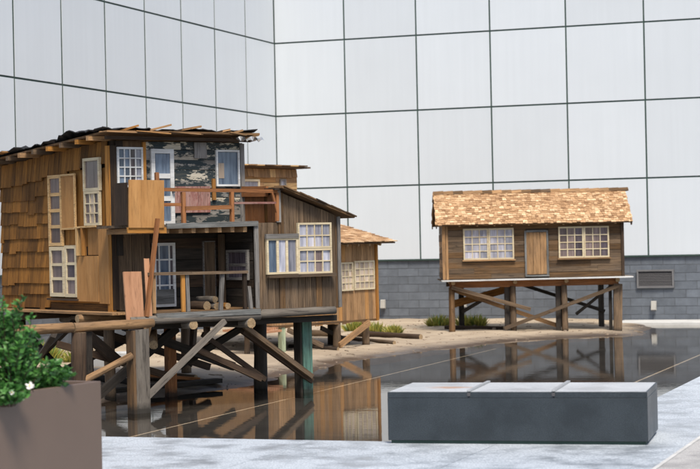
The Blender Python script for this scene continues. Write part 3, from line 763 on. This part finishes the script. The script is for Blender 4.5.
# carrying logs
log('carrying_log', (-3.46, -.47, .845), (-2.60, -.47, .855), .046, 'log', H1)
log('carrying_log', (-5.6, -.47, .835), (-3.47, -.47, .848), .05, 'log', H1)
log('carrying_log', (-2.66, -.12, .866), (-1.12, -.10, .852), .042, 'log_grey', H1, taper=1)
log('carrying_log', (-1.14, -.02, .865), (-.10, -.02, .868), .045, 'log_grey', H1)
beam('carrying_beam', (-2.3, .06, .795), (-.04, .06, .785), .07, .06, 'dark', H1)
log('joist_log', (-1.935, -.14, .80), (-1.935, 2.6, .80), .05, 'log_grey', H1)
log('joist_log', (-1.25, -.15, .785), (-1.25, 2.6, .785), .052, 'log_grey', H1)
log('joist_log', (-2.62, 1.0, .862), (-.2, 1.0, .855), .046, 'log', H1)
log('joist_log', (-2.62, 2.4, .862), (-.2, 2.4, .855), .046, 'darkbrown', H1)
# braces
log('brace', (-2.86, -.50, .555), (-3.80, -.50, .18), .036, 'log', H1)
beam('brace', (-2.69, -.38, .53), (-2.60, -.38, .82), .05, .05, 'tan', H1, up=(0, -1, 0))
beam('brace', (-2.66, -.40, .13), (-1.58, -.16, .82), .055, .04, 'log_grey', H1, up=(0, -1, 0))
beam('brace', (-1.80, .1, .555), (-.98, .1, .19), .06, .05, 'darkbrown', H1, up=(0, -1, 0))
beam('brace', (-1.62, .2, .68), (-.86, .2, .17), .05, .04, 'darkbrown', H1, up=(0, -1, 0))
beam('brace', (-1.22, .02, .75), (-.30, .14, .17), .05, .04, 'weathered', H1, up=(0, -1, 0))
beam('brace', (-1.20, .09, .70), (-.26, .20, .12), .06, .05, 'darkbrown', H1, up=(0, -1, 0))
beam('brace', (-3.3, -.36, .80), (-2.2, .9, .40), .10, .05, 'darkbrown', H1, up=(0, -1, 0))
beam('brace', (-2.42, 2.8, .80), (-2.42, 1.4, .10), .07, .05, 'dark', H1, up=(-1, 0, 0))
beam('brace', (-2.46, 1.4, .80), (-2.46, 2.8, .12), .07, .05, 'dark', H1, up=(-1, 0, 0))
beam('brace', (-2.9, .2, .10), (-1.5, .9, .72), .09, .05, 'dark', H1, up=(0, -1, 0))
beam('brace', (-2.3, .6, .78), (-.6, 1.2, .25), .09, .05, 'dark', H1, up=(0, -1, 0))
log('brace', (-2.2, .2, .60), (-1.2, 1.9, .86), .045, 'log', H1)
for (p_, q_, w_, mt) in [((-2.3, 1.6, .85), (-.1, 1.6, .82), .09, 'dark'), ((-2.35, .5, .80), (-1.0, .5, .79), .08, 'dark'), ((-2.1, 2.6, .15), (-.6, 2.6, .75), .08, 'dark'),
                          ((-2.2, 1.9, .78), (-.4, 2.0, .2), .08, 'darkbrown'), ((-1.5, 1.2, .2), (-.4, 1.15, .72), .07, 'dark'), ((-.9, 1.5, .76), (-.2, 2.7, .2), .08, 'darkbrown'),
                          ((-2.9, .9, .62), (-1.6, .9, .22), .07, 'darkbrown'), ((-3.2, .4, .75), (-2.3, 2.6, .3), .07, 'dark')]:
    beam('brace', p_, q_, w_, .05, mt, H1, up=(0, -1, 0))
# rear deck rail seen past the shingled side
beam('rear_deck', (-2.9, 3.3, .9), (-2.9, 4.3, .9), .5, .05, 'darkbrown', H1)
for yy_ in (3.5, 4.0):
    beam('rail_post', (-2.9, yy_, .92), (-2.9, yy_, 1.5), .05, .05, 'darkbrown', H1, up=(-1, 0, 0))
beam('top_rail', (-2.9, 3.2, 1.52), (-2.9, 4.3, 1.52), .05, .03, 'darkbrown', H1)
for u, y in ((-2.9, 3.5), (-2.9, 4.1)):
    log('stilt', (u, y, sz(u, y)), (u, y, .88), .05, 'darkbrown', H1)

# firewood on the porch
def to_world(H, p): return H.matrix_basis @ Vector(p)
bpy.context.view_layer.update()
def fire(p, q, r, mat, label):
    o = log('firewood_log', to_world(H1, p), to_world(H1, q), r, mat); tag(o, label, 'log', 'firewood on the porch'); return o
fire((-1.62, .10, .972), (-1.62, .42, .972), .046, 'darkbrown', 'dark barked firewood log with pale round cut end on porch deck')
fire((-1.53, .06, .965), (-1.53, .40, .965), .036, 'log_grey', 'pale grey firewood log lying under another on the porch')
fire((-1.54, .07, 1.034), (-1.54, .40, 1.034), .034, 'log_grey', 'pale grey firewood log on top of the porch pile')
fire((-1.40, .05, .963), (-1.40, .36, .963), .034, 'cedar', 'orange-ended small firewood log beside the porch rail')

# ================================================================ LONG CABIN (right)
H2 = thing('long_cabin', 'long low brown plank cabin with shingle roof on wooden stilts over the pool', 'house', (1.5, 30.2, 0), 0)
WR, DP = 2.945, 1.25
ZF, ZE, ZRG = .925, 1.885, 2.33
box('wall', (.05, WR - .05, .02, .06, ZF, ZE - .01), 'darkbrown', H2)
box('wall', (.05, WR - .05, DP - .06, DP - .02, ZF, ZE - .01), 'weathered', H2)
gab = [(.03, ZF), (DP - .03, ZF), (DP - .03, ZE), (DP / 2, ZRG - .03), (.03, ZE)]
prism('gable_wall', gab, .02, .048, 'x', 'brown', H2); prism('gable_wall', gab, WR - .048, WR - .02, 'x', 'brown', H2)
holes = [(.345, 1.15, 1.245, 1.74), (1.35, 1.72, .9, 1.68), (1.89, 2.69, 1.245, 1.74)]
cladding(H2, 'front', .045, WR - .045, ZF + .005, ZE - .03, .02, ['brown', 'weathered', 'brown', 'weathered'], .088, False, t=.018, holes=holes, breaks=.6)
cladding(H2, 'left', .02, DP - .02, ZF + .005, ZE - .03, .02, ['brown', 'weathered', 'tan'], .105, False, t=.016)
beam('corner_board', (.018, -.01, ZF), (.018, -.01, ZE), .05, .05, 'tan', H2, up=(0, -1, 0))
beam('corner_board', (.07, -.008, ZF), (.07, -.008, ZE), .035, .02, 'tan', H2, up=(0, -1, 0))
beam('corner_board', (WR - .025, -.01, ZF), (WR - .025, -.01, ZE), .045, .04, 'darkbrown', H2, up=(0, -1, 0))
for x0, pm in ((.336, ['pane_pale', 'pane_pale', 'pane_film']), (1.88, ['pane_purple', 'pane_purple', 'pane_dark'])):
    for k in range(2):
        window(H2, facing('front', x0 + k * .412, -.03, 1.24), .408, .505, 3, 4, 'cream_paint', pm, fw=.024, mw=.014)
    beam('window_sill', (x0 - .02, -.03, 1.228), (x0 + .84, -.03, 1.228), .02, .05, 'tan', H2, up=(0, -1, 0))
for k in range(3):
    beam('door_plank', (1.415 + k * .112, -.005, .985), (1.415 + k * .112, -.005, 1.665), .108, .018, 'tan', H2, up=(0, -1, 0))
for s_ in (1.345, 1.70):
    beam('door_frame', (s_, -.012, .975), (s_, -.012, 1.695), .03, .03, 'bluegrey', H2, up=(0, -1, 0))
beam('door_frame', (1.362, -.012, 1.685), (1.683, -.012, 1.685), .03, .03, 'bluegrey', H2, up=(0, -1, 0))
beam('door_sill', (1.33, -.03, .962), (1.72, -.03, .962), .025, .06, 'bluegrey', H2, up=(0, -1, 0))
# roof
ov = .13
sl = (ZRG - ZE) / (DP / 2)
prism('roof_deck', [(-ov, ZE - ov * sl), (DP / 2, ZRG), (DP / 2, ZRG + .02), (-ov, ZE - ov * sl + .02)], -.09, WR + .10, 'x', 'brown', H2)
prism('roof_deck', [(DP + ov, ZE - ov * sl), (DP / 2, ZRG), (DP / 2, ZRG + .02), (DP + ov, ZE - ov * sl + .02)], -.09, WR + .10, 'x', 'brown', H2)
shingle_slope(H2, -.11, WR + .125, (-ov, ZE - ov * sl + .022), (DP / 2, ZRG + .022), .056, .062)
shingle_slope(H2, -.11, WR + .125, (DP + ov, ZE - ov * sl + .022), (DP / 2, ZRG + .022), .056, .062)
for k in range(20):
    for sg in (-1, 1):
        beam('ridge_cap', (-.11 + k * .161, DP / 2 + sg * .04, ZRG + .014 + rng.uniform(-.003, .003)), (.06 + k * .161, DP / 2 + sg * .04, ZRG + .022), .09, .012, rng.choice(['tan', 'tan', 'brown']), H2, up=(0, sg * sl, 1))
for x_ in (-.10, WR + .11):
    beam('barge_board', (x_, -ov + .0, ZE - ov * sl - .015), (x_, DP / 2, ZRG - .015), .02, .06, 'brown', H2)
    beam('barge_board', (x_, DP + ov, ZE - ov * sl - .015), (x_, DP / 2, ZRG - .015), .02, .06, 'brown', H2)
for k in range(10):
    x_ = .28 + k * .28
    beam('rafter_tail', (x_, -ov + .03, ZE - ov * sl + .0), (x_, .02, ZE - .02 + .02), .03, .035, 'log_end', H2)
# deck and stilts
for k in range(5):
    beam('deck_board', (-.02 - rng.uniform(0, .02), -.10 + k * .3 + .05, .907), (WR + .14 + rng.uniform(-.03, .02), -.10 + k * .3 + .05, .907 + .008), .295, .02, 'white_paint' if k == 0 else 'weathered', H2)
beam('carrying_beam', (.1, .04, .84), (WR - .1, .04, .845), .06, .11, 'redwood', H2)
beam('carrying_beam', (.1, 1.1, .84), (WR - .1, 1.1, .845), .06, .11, 'darkbrown', H2)
front_x = (.125, 1.13, 1.96, 2.79)
for k, x_ in enumerate(front_x):
    log('joist_log', (x_ + .03, -.07, .868), (x_ + .03, 1.25, .868), .034, 'log', H2)
    mt = ['brown', 'weathered', 'weathered', 'weathered'][k]
    if k == 3:
        beam('stilt', (x_ + .02, .0, -.1), (x_ + .04, .02, .80), .13, .11, 'weathered', H2, up=(0, -1, 0), jit=.006)
        beam('stilt', (x_ - .08, .05, -.1), (x_ - .08, .05, .80), .05, .05, 'dark', H2, up=(0, -1, 0))
    else:
        log('stilt', (x_, .0, -.1), (x_ + rng.uniform(-.01, .01), .02, .80), .053, mt, H2)
    if k in (1, 2): beam('stilt', (x_ - .10, .06, -.1), (x_ - .10, .06, .82), .075, .06, 'dark', H2, up=(0, -1, 0))
for x_ in (.35, 1.12, 2.05, 2.70):
    beam('stilt', (x_, 1.1, sand_z(1.5 + x_, 31.3) - .06), (x_, 1.1, .80), .085, .08, 'dark', H2, up=(0, -1, 0))
beam('brace', (.13, -.06, .80), (1.40, -.07, .42), .06, .025, 'weathered', H2, up=(0, -1, 0))
beam('brace', (.97, -.075, .12), (2.85, -.08, .78), .06, .03, 'weathered', H2, up=(0, -1, 0))
beam('brace', (.15, .10, .76), (1.90, .10, .12), .065, .03, 'brown', H2, up=(0, -1, 0))
beam('brace', (.15, .95, .48), (1.1, .95, .72), .12, .03, 'cedar', H2, up=(0, -1, 0))
beam('brace', (1.35, 1.03, .80), (2.75, 1.03, .32), .06, .03, 'dark', H2, up=(0, -1, 0))
beam('brace', (2.2, .5, .30), (2.85, .5, .80), .05, .03, 'dark', H2, up=(0, -1, 0))
beam('brace', (.35, 1.04, .35), (1.1, 1.04, .78), .06, .03, 'dark', H2, up=(0, -1, 0))

# ================================================================ MIDDLE CABIN (behind the shack)
H3 = thing('tan_cabin', 'tan vertical-plank cabin with shingle roof and upper storey behind the tall shack', 'house', (.38, 27.3, 0), math.atan2(.768, .64))
box('wall', (-2.3, -.02, .02, .06, .45, 1.60), 'tan', H3)
box('wall', (-.06, -.022, .062, 1.5, .45, 1.60), 'tan', H3)
box('wall', (-2.3, -2.26, .062, 1.5, .45, 1.60), 'tan', H3)
box('wall', (-2.258, -.062, 1.46, 1.5, .45, 1.60), 'tan', H3)
box('floor', (-2.3, -.02, .0, 1.5, .42, .448), 'brown', H3)
cladding(H3, 'front', -2.3, .0, .425, 1.62, .02, ['tan', 'tan', 'tan', 'plywood'], .085, True, t=.014, bottom_jit=.03, holes=[(-.81, -.56, .89, 1.28), (-.52, -.06, .89, 1.29)])
beam('corner_board', (-.012, -.012, .42), (-.012, -.012, 1.58), .04, .03, 'cedar_bright', H3, up=(0, -1, 0))
window(H3, facing('front', -.83, -.02, .875), .275, .41, 3, 4, 'cream_paint', 'pane_beige', fw=.022, mw=.013)
window(H3, facing('front', -.525, -.02, .88), .46, .42, 4, 4, 'cream_paint', 'pane_beige', fw=.022, mw=.013)
prism('roof_deck', [(-.2, 1.545), (1.5, 1.97), (1.5, 1.99), (-.2, 1.565)], -2.4, .20, 'x', 'brown', H3)
shingle_slope(H3, -2.42, .225, (-.2, 1.568), (1.5, 1.992), .085, .10)
for k in range(9):
    x_ = -2.1 + k * .25
    beam('rafter_tail', (x_, -.17, 1.53), (x_, .02, 1.578), .03, .035, 'log_end', H3)
# upper storey
box('upper_wall', (-1.6, -.02, 1.52, 2.7, .45, 2.70), 'tan', H3)
cladding(H3, 'front', -1.6, -.02, 1.6, 2.58, 1.52, ['tan', 'bare_frame', 'plywood'], .095, False, t=.015, breaks=.9)
for k in range(13):
    x_ = -1.55 + k * .122
    beam('shake', (x_, 1.488, 2.565 + rng.uniform(-.012, .012)), (x_, 1.505, 2.69), .117, .012, rng.choice(['tan', 'bare_frame', 'tan']), H3, up=(0, -1, 0))
window(H3, facing('front', -1.3, 1.475, 2.27), .42, .26, 1, 1, 'cream_paint', 'pane_pale', fw=.03)
window(H3, facing('front', -.42, 1.475, 2.34), .13, .2, 1, 1, 'grey', 'pane_pale', fw=.02)
box('upper_roof', (-1.75, .14, 1.36, 2.8, 2.702, 2.725), 'brown', H3)
for k in range(10):
    beam('roof_board', (-1.76 + k * .19, 1.33 + rng.uniform(-.02, .02), 2.737), (-1.76 + k * .19, 2.82, 2.737), .185, .018, rng.choice(['tan', 'brown', 'bare_frame']), H3)
def lw3(u, y): return (.38 + .64 * u - .768 * y, 27.3 + .768 * u + .64 * y)
def sz3(u, y): return sand_z(*lw3(u, y)) - .06
for (u, y, mt, r_) in ((-.20, .06, 'weathered', .055), (-.86, .06, 'weathered', .06), (-1.30, .3, 'weathered', .05), (-.2, 1.35, 'darkbrown', .055), (-1.1, 1.35, 'darkbrown', .055), (-2.2, 1.35, 'darkbrown', .055)):
    log('stilt', (u, y, sz3(u, y)), (u, y, .42), r_, mt, H3)
beam('stilt', (-2.05, .05, sz3(-2.05, .05)), (-2.05, .05, .42), .08, .07, 'palegreen_paint', H3, up=(0, -1, 0))
beam('stilt', (-.55, .4, sz3(-.55, .4)), (-.55, .4, .42), .12, .10, 'dark', H3, up=(0, -1, 0))
beam('brace', (-.25, -.05, .40), (-1.02, -.12, sz3(-1.0, -.1) + .1), .085, .03, 'tan', H3, up=(0, -1, 0))
beam('brace', (-1.1, .15, .36), (-.3, .3, .12), .06, .03, 'dark', H3, up=(0, -1, 0))
beam('brace', (-2.0, -.02, .38), (-1.3, -.05, .12), .07, .03, 'weathered', H3, up=(0, -1, 0))
# slatted ramp beside it
for k in range(11):
    beam('ramp_slat', (-2.75 + k * .045, -.1, .40 + .002 * k), (-2.75 + k * .045, .5, .40 + .002 * k), .026, .03, 'plywood_pink', H3)
beam('ramp_rail', (-2.8, -.11, .37), (-2.25, -.11, .385), .03, .05, 'plywood_pink', H3, up=(0, -1, 0))
log('ramp_post', (-2.6, .2, sz3(-2.6, .2)), (-2.6, .2, .38), .04, 'weathered', H3)

# ================================================================ DRIFTWOOD AND BOARDS ON THE SAND
def sand_log(x0, y0, x1, y1, r, mat, label, lift=.0):
    o = log('driftwood_log', (x0, y0, sand_z(x0, y0) + r * .6 + lift), (x1, y1, sand_z(x1, y1) + r * .6 + lift), r, mat, taper=.8, rings=7)
    tag(o, label, 'driftwood', 'driftwood on the sand'); return o
sand_log(.05, 29.3, 1.05, 28.4, .055, 'darkbrown', 'dark driftwood log tapering out from the tan cabin across sand')
sand_log(-.2, 28.6, .62, 27.3, .035, 'weathered', 'thin weathered pole on sand in front of the tan cabin corner post')
sand_log(-.9, 26.7, -.2, 26.2, .035, 'darkbrown', 'dark thin log on wet sand below the tan cabin')
sand_log(-.9, 29.8, -.2, 29.4, .07, 'weathered', 'thick weathered log lying behind the tan cabin stilts')
sand_log(1.55, 31.0, 2.5, 30.7, .04, 'darkbrown', 'dark log on the sand between long cabin stilts')
sand_log(-2.3, 21.0, -1.75, 20.75, .06, 'weathered', 'short grey log under the tall shack beside the red-brown stilt')
sand_log(-3.3, 21.6, -2.3, 20.3, .05, 'dark', 'dark log in shade under the tall shack platform')
def sand_board(name, x0, y0, x1, y1, wd, t, mat, label, z0=0, z1=0):
    o = beam(name, (x0, y0, sand_z(x0, y0) + t / 2 + z0), (x1, y1, sand_z(x1, y1) + t / 2 + z1), wd, t, mat); tag(o, label, 'board', 'loose boards on the sand'); return o
sand_board('loose_board', -2.45, 20.4, -1.72, 20.75, .09, .035, 'redwood', 'red-brown board tilted on the sand under the tall shack', .12, .02)
sand_board('loose_board', -2.9, 19.35, -1.5, 20.75, .14, .05, 'dark', 'long dark wet board lying along the edge of the sand bank', .01, .01)
#sand_board('loose_board', -2.75, 19.05, -1.35, 20.30, .10, .025, 'darkbrown', 'flat brown board half in the water at the sand edge', .02, .02)
o = box('concrete_block', (-.34, .34, -.13, .13, -.06, .17), 'kerb_stone'); o.location = (-3.05, 23.6, sand_z(-3.05, 23.6)); o.rotation_euler = (0, 0, .25)
bvm = o.modifiers.new('b', 'BEVEL'); bvm.width = .012
tag(o, 'pale grey concrete block on the sand beneath the tall shack', 'block')

# pebbles, chips and twigs strewn over the sand
r3 = random.Random(11); vs, fs = [], []
def hexstone(x_, y_, z_, a, b, h, ang):
    i = len(vs); c_, s_ = math.cos(ang), math.sin(ang)
    for zz2, k in ((0, 1), (h, .6)):
        for (px_, py_) in ((-a, -b * .5), (0, -b), (a, -b * .4), (a * .9, b * .6), (0, b), (-a, b * .5)):
            px_ *= k * r3.uniform(.8, 1.1); py_ *= k * r3.uniform(.8, 1.1)
            vs.append((x_ + c_ * px_ - s_ * py_, y_ + s_ * px_ + c_ * py_, z_ + zz2))
    fs.extend([(i + 6, i + 7, i + 8, i + 9, i + 10, i + 11)] + [(i + q, i + (q + 1) % 6, i + 6 + (q + 1) % 6, i + 6 + q) for q in range(6)])
n_ = 0
while n_ < 1500:
    x_, y_ = r3.uniform(-5, 5), r3.uniform(18.6, 35)
    z_ = sand_z(x_, y_)
    if z_ < .005 or (z_ > .06 and r3.random() < .5): continue
    a = r3.uniform(.006, .022) if r3.random() < .93 else r3.uniform(.02, .045)
    if r3.random() < .2: hexstone(x_, y_, z_ - .004, r3.uniform(.04, .11), .006, .012, r3.uniform(0, 6))
    else: hexstone(x_, y_, z_ - .004, a, a * r3.uniform(.5, 1), a * r3.uniform(.4, .8), r3.uniform(0, 6))
    n_ += 1
stuff(tag(link('pebbles', mesh('pebbles', vs, fs), 'pebble'), 'scattered pebbles and wood chips strewn over the sand bank', 'pebbles'))
# ================================================================ PLANTS
def blades(name, n, rad, hgt, mat, par, wide=.008, seed=1, lean=.5):
    r2 = random.Random(seed); vs, fs, vals = [], [], []
    for k in range(n):
        a = r2.uniform(0, 6.28); q = rad * math.sqrt(r2.random()); x, y = q * math.cos(a), q * math.sin(a)
        h = hgt * r2.uniform(.55, 1.05) * (1 - .45 * (q / rad) ** 2); b = r2.uniform(0, 6.28)
        dx, dy = math.cos(b) * wide, math.sin(b) * wide
        lx, ly = (math.cos(a) * lean * q + r2.uniform(-.05, .05), math.sin(a) * lean * q + r2.uniform(-.05, .05))
        i = len(vs)
        vs += [(x - dx, y - dy, 0), (x + dx, y + dy, 0), (x + lx * .5 + dx, y + ly * .5 + dy, h * .6), (x + lx * .5 - dx, y + ly * .5 - dy, h * .6), (x + lx, y + ly, h)]
        fs += [(i, i + 1, i + 2, i + 3), (i + 3, i + 2, i + 4)]; v_ = r2.random(); vals += [v_, min(1, v_ + .2)]
    me = mesh(name, vs, fs); set_var(me, vals); return stuff(link(name, me, mat, par))
def tuft(x, y, rad, h, label, seed, n=260):
    t = thing('grass_clump', label, 'plant', (x, y, sand_z(x, y) - .02), 0, 'grassy clumps on the sand')
    blades('blades', n, rad, h, 'grass', t, seed=seed, wide=.009)
    blades('leaf_tips', n // 6, rad * .9, h * 1.1, 'leaf', t, seed=seed + 50, wide=.007)
tuft(1.50, 32.2, .17, .26, 'round yellow-green grassy clump left of the long cabin corner stilt', 1)
tuft(1.96, 32.0, .14, .27, 'yellow-green grassy clump just inside the long cabin corner stilt', 2)
tuft(2.16, 31.9, .13, .25, 'yellow-green grassy clump under the long cabin by the dark log', 3)
tuft(.10, 31.0, .20, .30, 'tall green clump partly behind the tan cabin corner stilt', 4)
tuft(.42, 30.5, .14, .22, 'low bluish-green clump at the end of the dark driftwood log', 5)
tuft(.68, 30.2, .12, .18, 'smallest green clump beside the dark driftwood tip', 6)
tuft(-4.15, 24.6, .28, .34, 'wide yellow-green clump beside the planter shrub under the walkway', 7, 400)
tuft(-3.6, 24.4, .16, .22, 'small yellow-green clump by the dark cross braces', 8)

# planter, foreground left
PX = Vector((.447, .894, 0)).normalized(); PY = Vector((-.894, .447, 0)).normalized()
P0 = Vector((-1.603, 11.833, 0))
MPl = Matrix((PX, PY, Vector((0, 0, 1)))).transposed().to_4x4(); MPl.translation = P0 - PX * 2.4
pl = thing('planter', 'large brown-grey metal planter box with sharp corner in front of the shack', 'planter'); pl.matrix_world = MPl
L_, W_ = 2.4, 1.3; tk = .035
def wall_panel(a):
    o = box('side_panel', a, 'planter_metal', pl); b = o.modifiers.new('b', 'BEVEL'); b.width = .004; b.segments = 2; return o
wall_panel((0, L_, 0, tk, .02, .75)); wall_panel((0, L_, W_ - tk, W_, .02, .75))
wall_panel((L_ - tk, L_, tk + .001, W_ - tk - .001, .02, .75)); wall_panel((0, tk, tk + .001, W_ - tk - .001, .02, .75))
box('base_plate', (tk, L_ - tk, tk, W_ - tk, .02, .06), 'planter_metal', pl)
box('soil', (tk + .001, L_ - tk - .001, tk + .001, W_ - tk - .001, .061, .69), 'soil', pl)
def leaves(name, pts, size, par, seed, mat='leaf'):
    r2 = random.Random(seed); vs, fs, vals = [], [], []
    for (p, d) in pts:
        d = Vector(d).normalized(); u = d.cross(Vector((r2.uniform(-1, 1), r2.uniform(-1, 1), r2.uniform(-1, 1)))).normalized(); n_ = u.cross(d)
        L = size * r2.uniform(.65, 1.3); wd = L * .28; p = Vector(p); i = len(vs)
        vs += [p, p + d * L * .45 + u * wd + n_ * L * .07, p + d * L - n_ * L * .08, p + d * L * .45 - u * wd + n_ * L * .07, p + d * L * .5]
        fs += [(i, i + 1, i + 4), (i + 1, i + 2, i + 4), (i + 2, i + 3, i + 4), (i + 3, i, i + 4)]; vals += [r2.random()] * 4
    me = mesh(name, vs, fs); set_var(me, vals); return stuff(link(name, me, mat, par))
def shrub(x, y, base, h, rad, label, seed, nst=26, lean=(0, 0)):
    t = thing('leafy_shrub', label, 'shrub', (x, y, base)); r2 = random.Random(seed)
    pts = []; st = MB()
    for k in range(nst):
        a = r2.uniform(0, 6.28); q = rad * math.sqrt(r2.random())
        top_ = Vector((q * math.cos(a) + lean[0], q * math.sin(a) + lean[1], h * (1 - .55 * (q / rad) ** 1.6) * r2.uniform(.72, 1.08)))
        b0 = Vector((q * .3 * math.cos(a), q * .3 * math.sin(a), 0))
        mid = (b0 + top_) / 2 + Vector((r2.uniform(-.04, .04), r2.uniform(-.04, .04), .03))
        nl = 30
        prev = None
        for i in range(nl):
            f = .12 + .88 * i / (nl - 1)
            c_ = b0 * (1 - f) ** 2 + mid * 2 * f * (1 - f) + top_ * f * f
            b_ = i * 2.4 + k
            pts.append((c_, (math.cos(b_), math.sin(b_), r2.uniform(.1, .9))))
            if r2.random() < .6: pts.append((c_ + Vector((r2.uniform(-.015, .015), r2.uniform(-.015, .015), 0)), (math.cos(b_ + 3), math.sin(b_ + 3), r2.uniform(-.1, .8))))
        segs = 4; qs = []
        for i in range(segs + 1):
            f = i / segs; qs.append(b0 * (1 - f) ** 2 + mid * 2 * f * (1 - f) + top_ * f * f)
        for i in range(segs):
            r0, r1 = .004 * (1 - i / segs * .6), .004 * (1 - (i + 1) / segs * .6); A_, B_ = qs[i], qs[i + 1]
            st.hexa([(A_.x - r0, A_.y - r0, A_.z), (A_.x + r0, A_.y - r0, A_.z), (A_.x + r0, A_.y + r0, A_.z), (A_.x - r0, A_.y + r0, A_.z), (B_.x - r1, B_.y - r1, B_.z), (B_.x + r1, B_.y - r1, B_.z), (B_.x + r1, B_.y + r1, B_.z), (B_.x - r1, B_.y + r1, B_.z)])
    st.build('stems', 'darkbrown', t); leaves('foliage', pts, .044, t, seed)
shrub(-2.07, 11.25, .68, .66, .23, 'tall bushy green shrub growing in the brown-grey planter', 3, 50)
shrub(-1.92, 11.45, .68, .26, .15, 'low green leafy shrub drooping near the planter corner', 5, 18, lean=(.06, 0))
shrub(-2.02, 10.9, .68, .14, .14, 'short ground-hugging green plant behind the planter front edge', 8, 16)
def flower(x, y, z, s, label, seed):
    t = thing('white_flower', label, 'flower', (x, y, z)); t.rotation_euler = (R(65), 0, R(-12 + seed * 9)); r2 = random.Random(seed)
    for k in range(5):
        a = k * 1.257 + .3; vs = [(0, 0, 0)]; n = 9
        for i in range(n):
            b = -1 + 2 * i / (n - 1); rr_ = s * (1 - .28 * b * b) * r2.uniform(.94, 1.06)
            vs.append((rr_ * math.cos(a + b * .62), rr_ * math.sin(a + b * .62), .012 * math.cos(b * 3) + .004 * k))
        fs_ = [(0, i, i + 1) for i in range(1, n)]
        link('petal', mesh('petal', vs, fs_), 'petal', t)
    me = bpy.data.meshes.new('flower_heart'); bm = bmesh.new(); bmesh.ops.create_icosphere(bm, subdivisions=1, radius=s * .22, matrix=Matrix.Translation((0, 0, .018))); bm.to_mesh(me); bm.free()
    link('flower_heart', me, 'petal_yellow', t)
    MB().box(-.002, .002, -.002, .002, -.09, 0).build('stalk', 'soil', t)
flower(-1.905, 10.98, .79, .026, 'larger white pansy flower above the planter edge', 1)
flower(-1.98, 10.80, .765, .015, 'small white flower low at the planter edge', 2)

# ================================================================ GRANITE BENCH
bd = Vector((.970, -.243, 0)).normalized(); bp_ = Vector((.243, .970, 0))
B0 = Vector((.266, 14.51, 0))
MBn = Matrix((bd, bp_, Vector((0, 0, 1)))).transposed().to_4x4(); MBn.translation = B0
bn = thing('granite_bench', 'long dark grey granite block bench standing at the pool corner', 'bench'); bn.matrix_world = MBn
LB, WB, HB = 2.01, .90, .42
def bev(o, w_=.003):
    b = o.modifiers.new('b', 'BEVEL'); b.width = w_; b.segments = 2; return o
box('plinth', (.02, LB - .02, .02, WB - .02, -.062, .044), 'joint_dark', bn)
bev(box('base', (0.0, LB, 0, WB - .08, .045, HB - .0455), 'bench_granite', bn))
bev(box('back_stone', (0.001, LB - .001, WB - .0795, WB, .045, HB - .0455), 'bench_granite', bn))
xs_ = [0, .645, 1.30, LB]
for a, b in zip(xs_, xs_[1:]):
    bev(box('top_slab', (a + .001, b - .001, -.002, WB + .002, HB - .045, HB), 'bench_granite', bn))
    box('skylit_top', (a + .012, b - .012, .012, WB - .012, HB + .0005, HB + .003), 'bench_top' if a else 'bench_top_rust', bn)  # thin pale sheet, paints the sky-bright look onto the dark granite top
for x_ in xs_[1:3]:
    bev(MB().box(x_ - .014, x_ + .014, -.004, WB + .004, HB + .0035, HB + .018).build('metal_strip', 'metal_strip', bn), .002)
    MB().box(x_ - .012, x_ + .012, -.01, -.0025, HB - .03, HB - .005).build('drip_nib', 'vent_metal', bn)
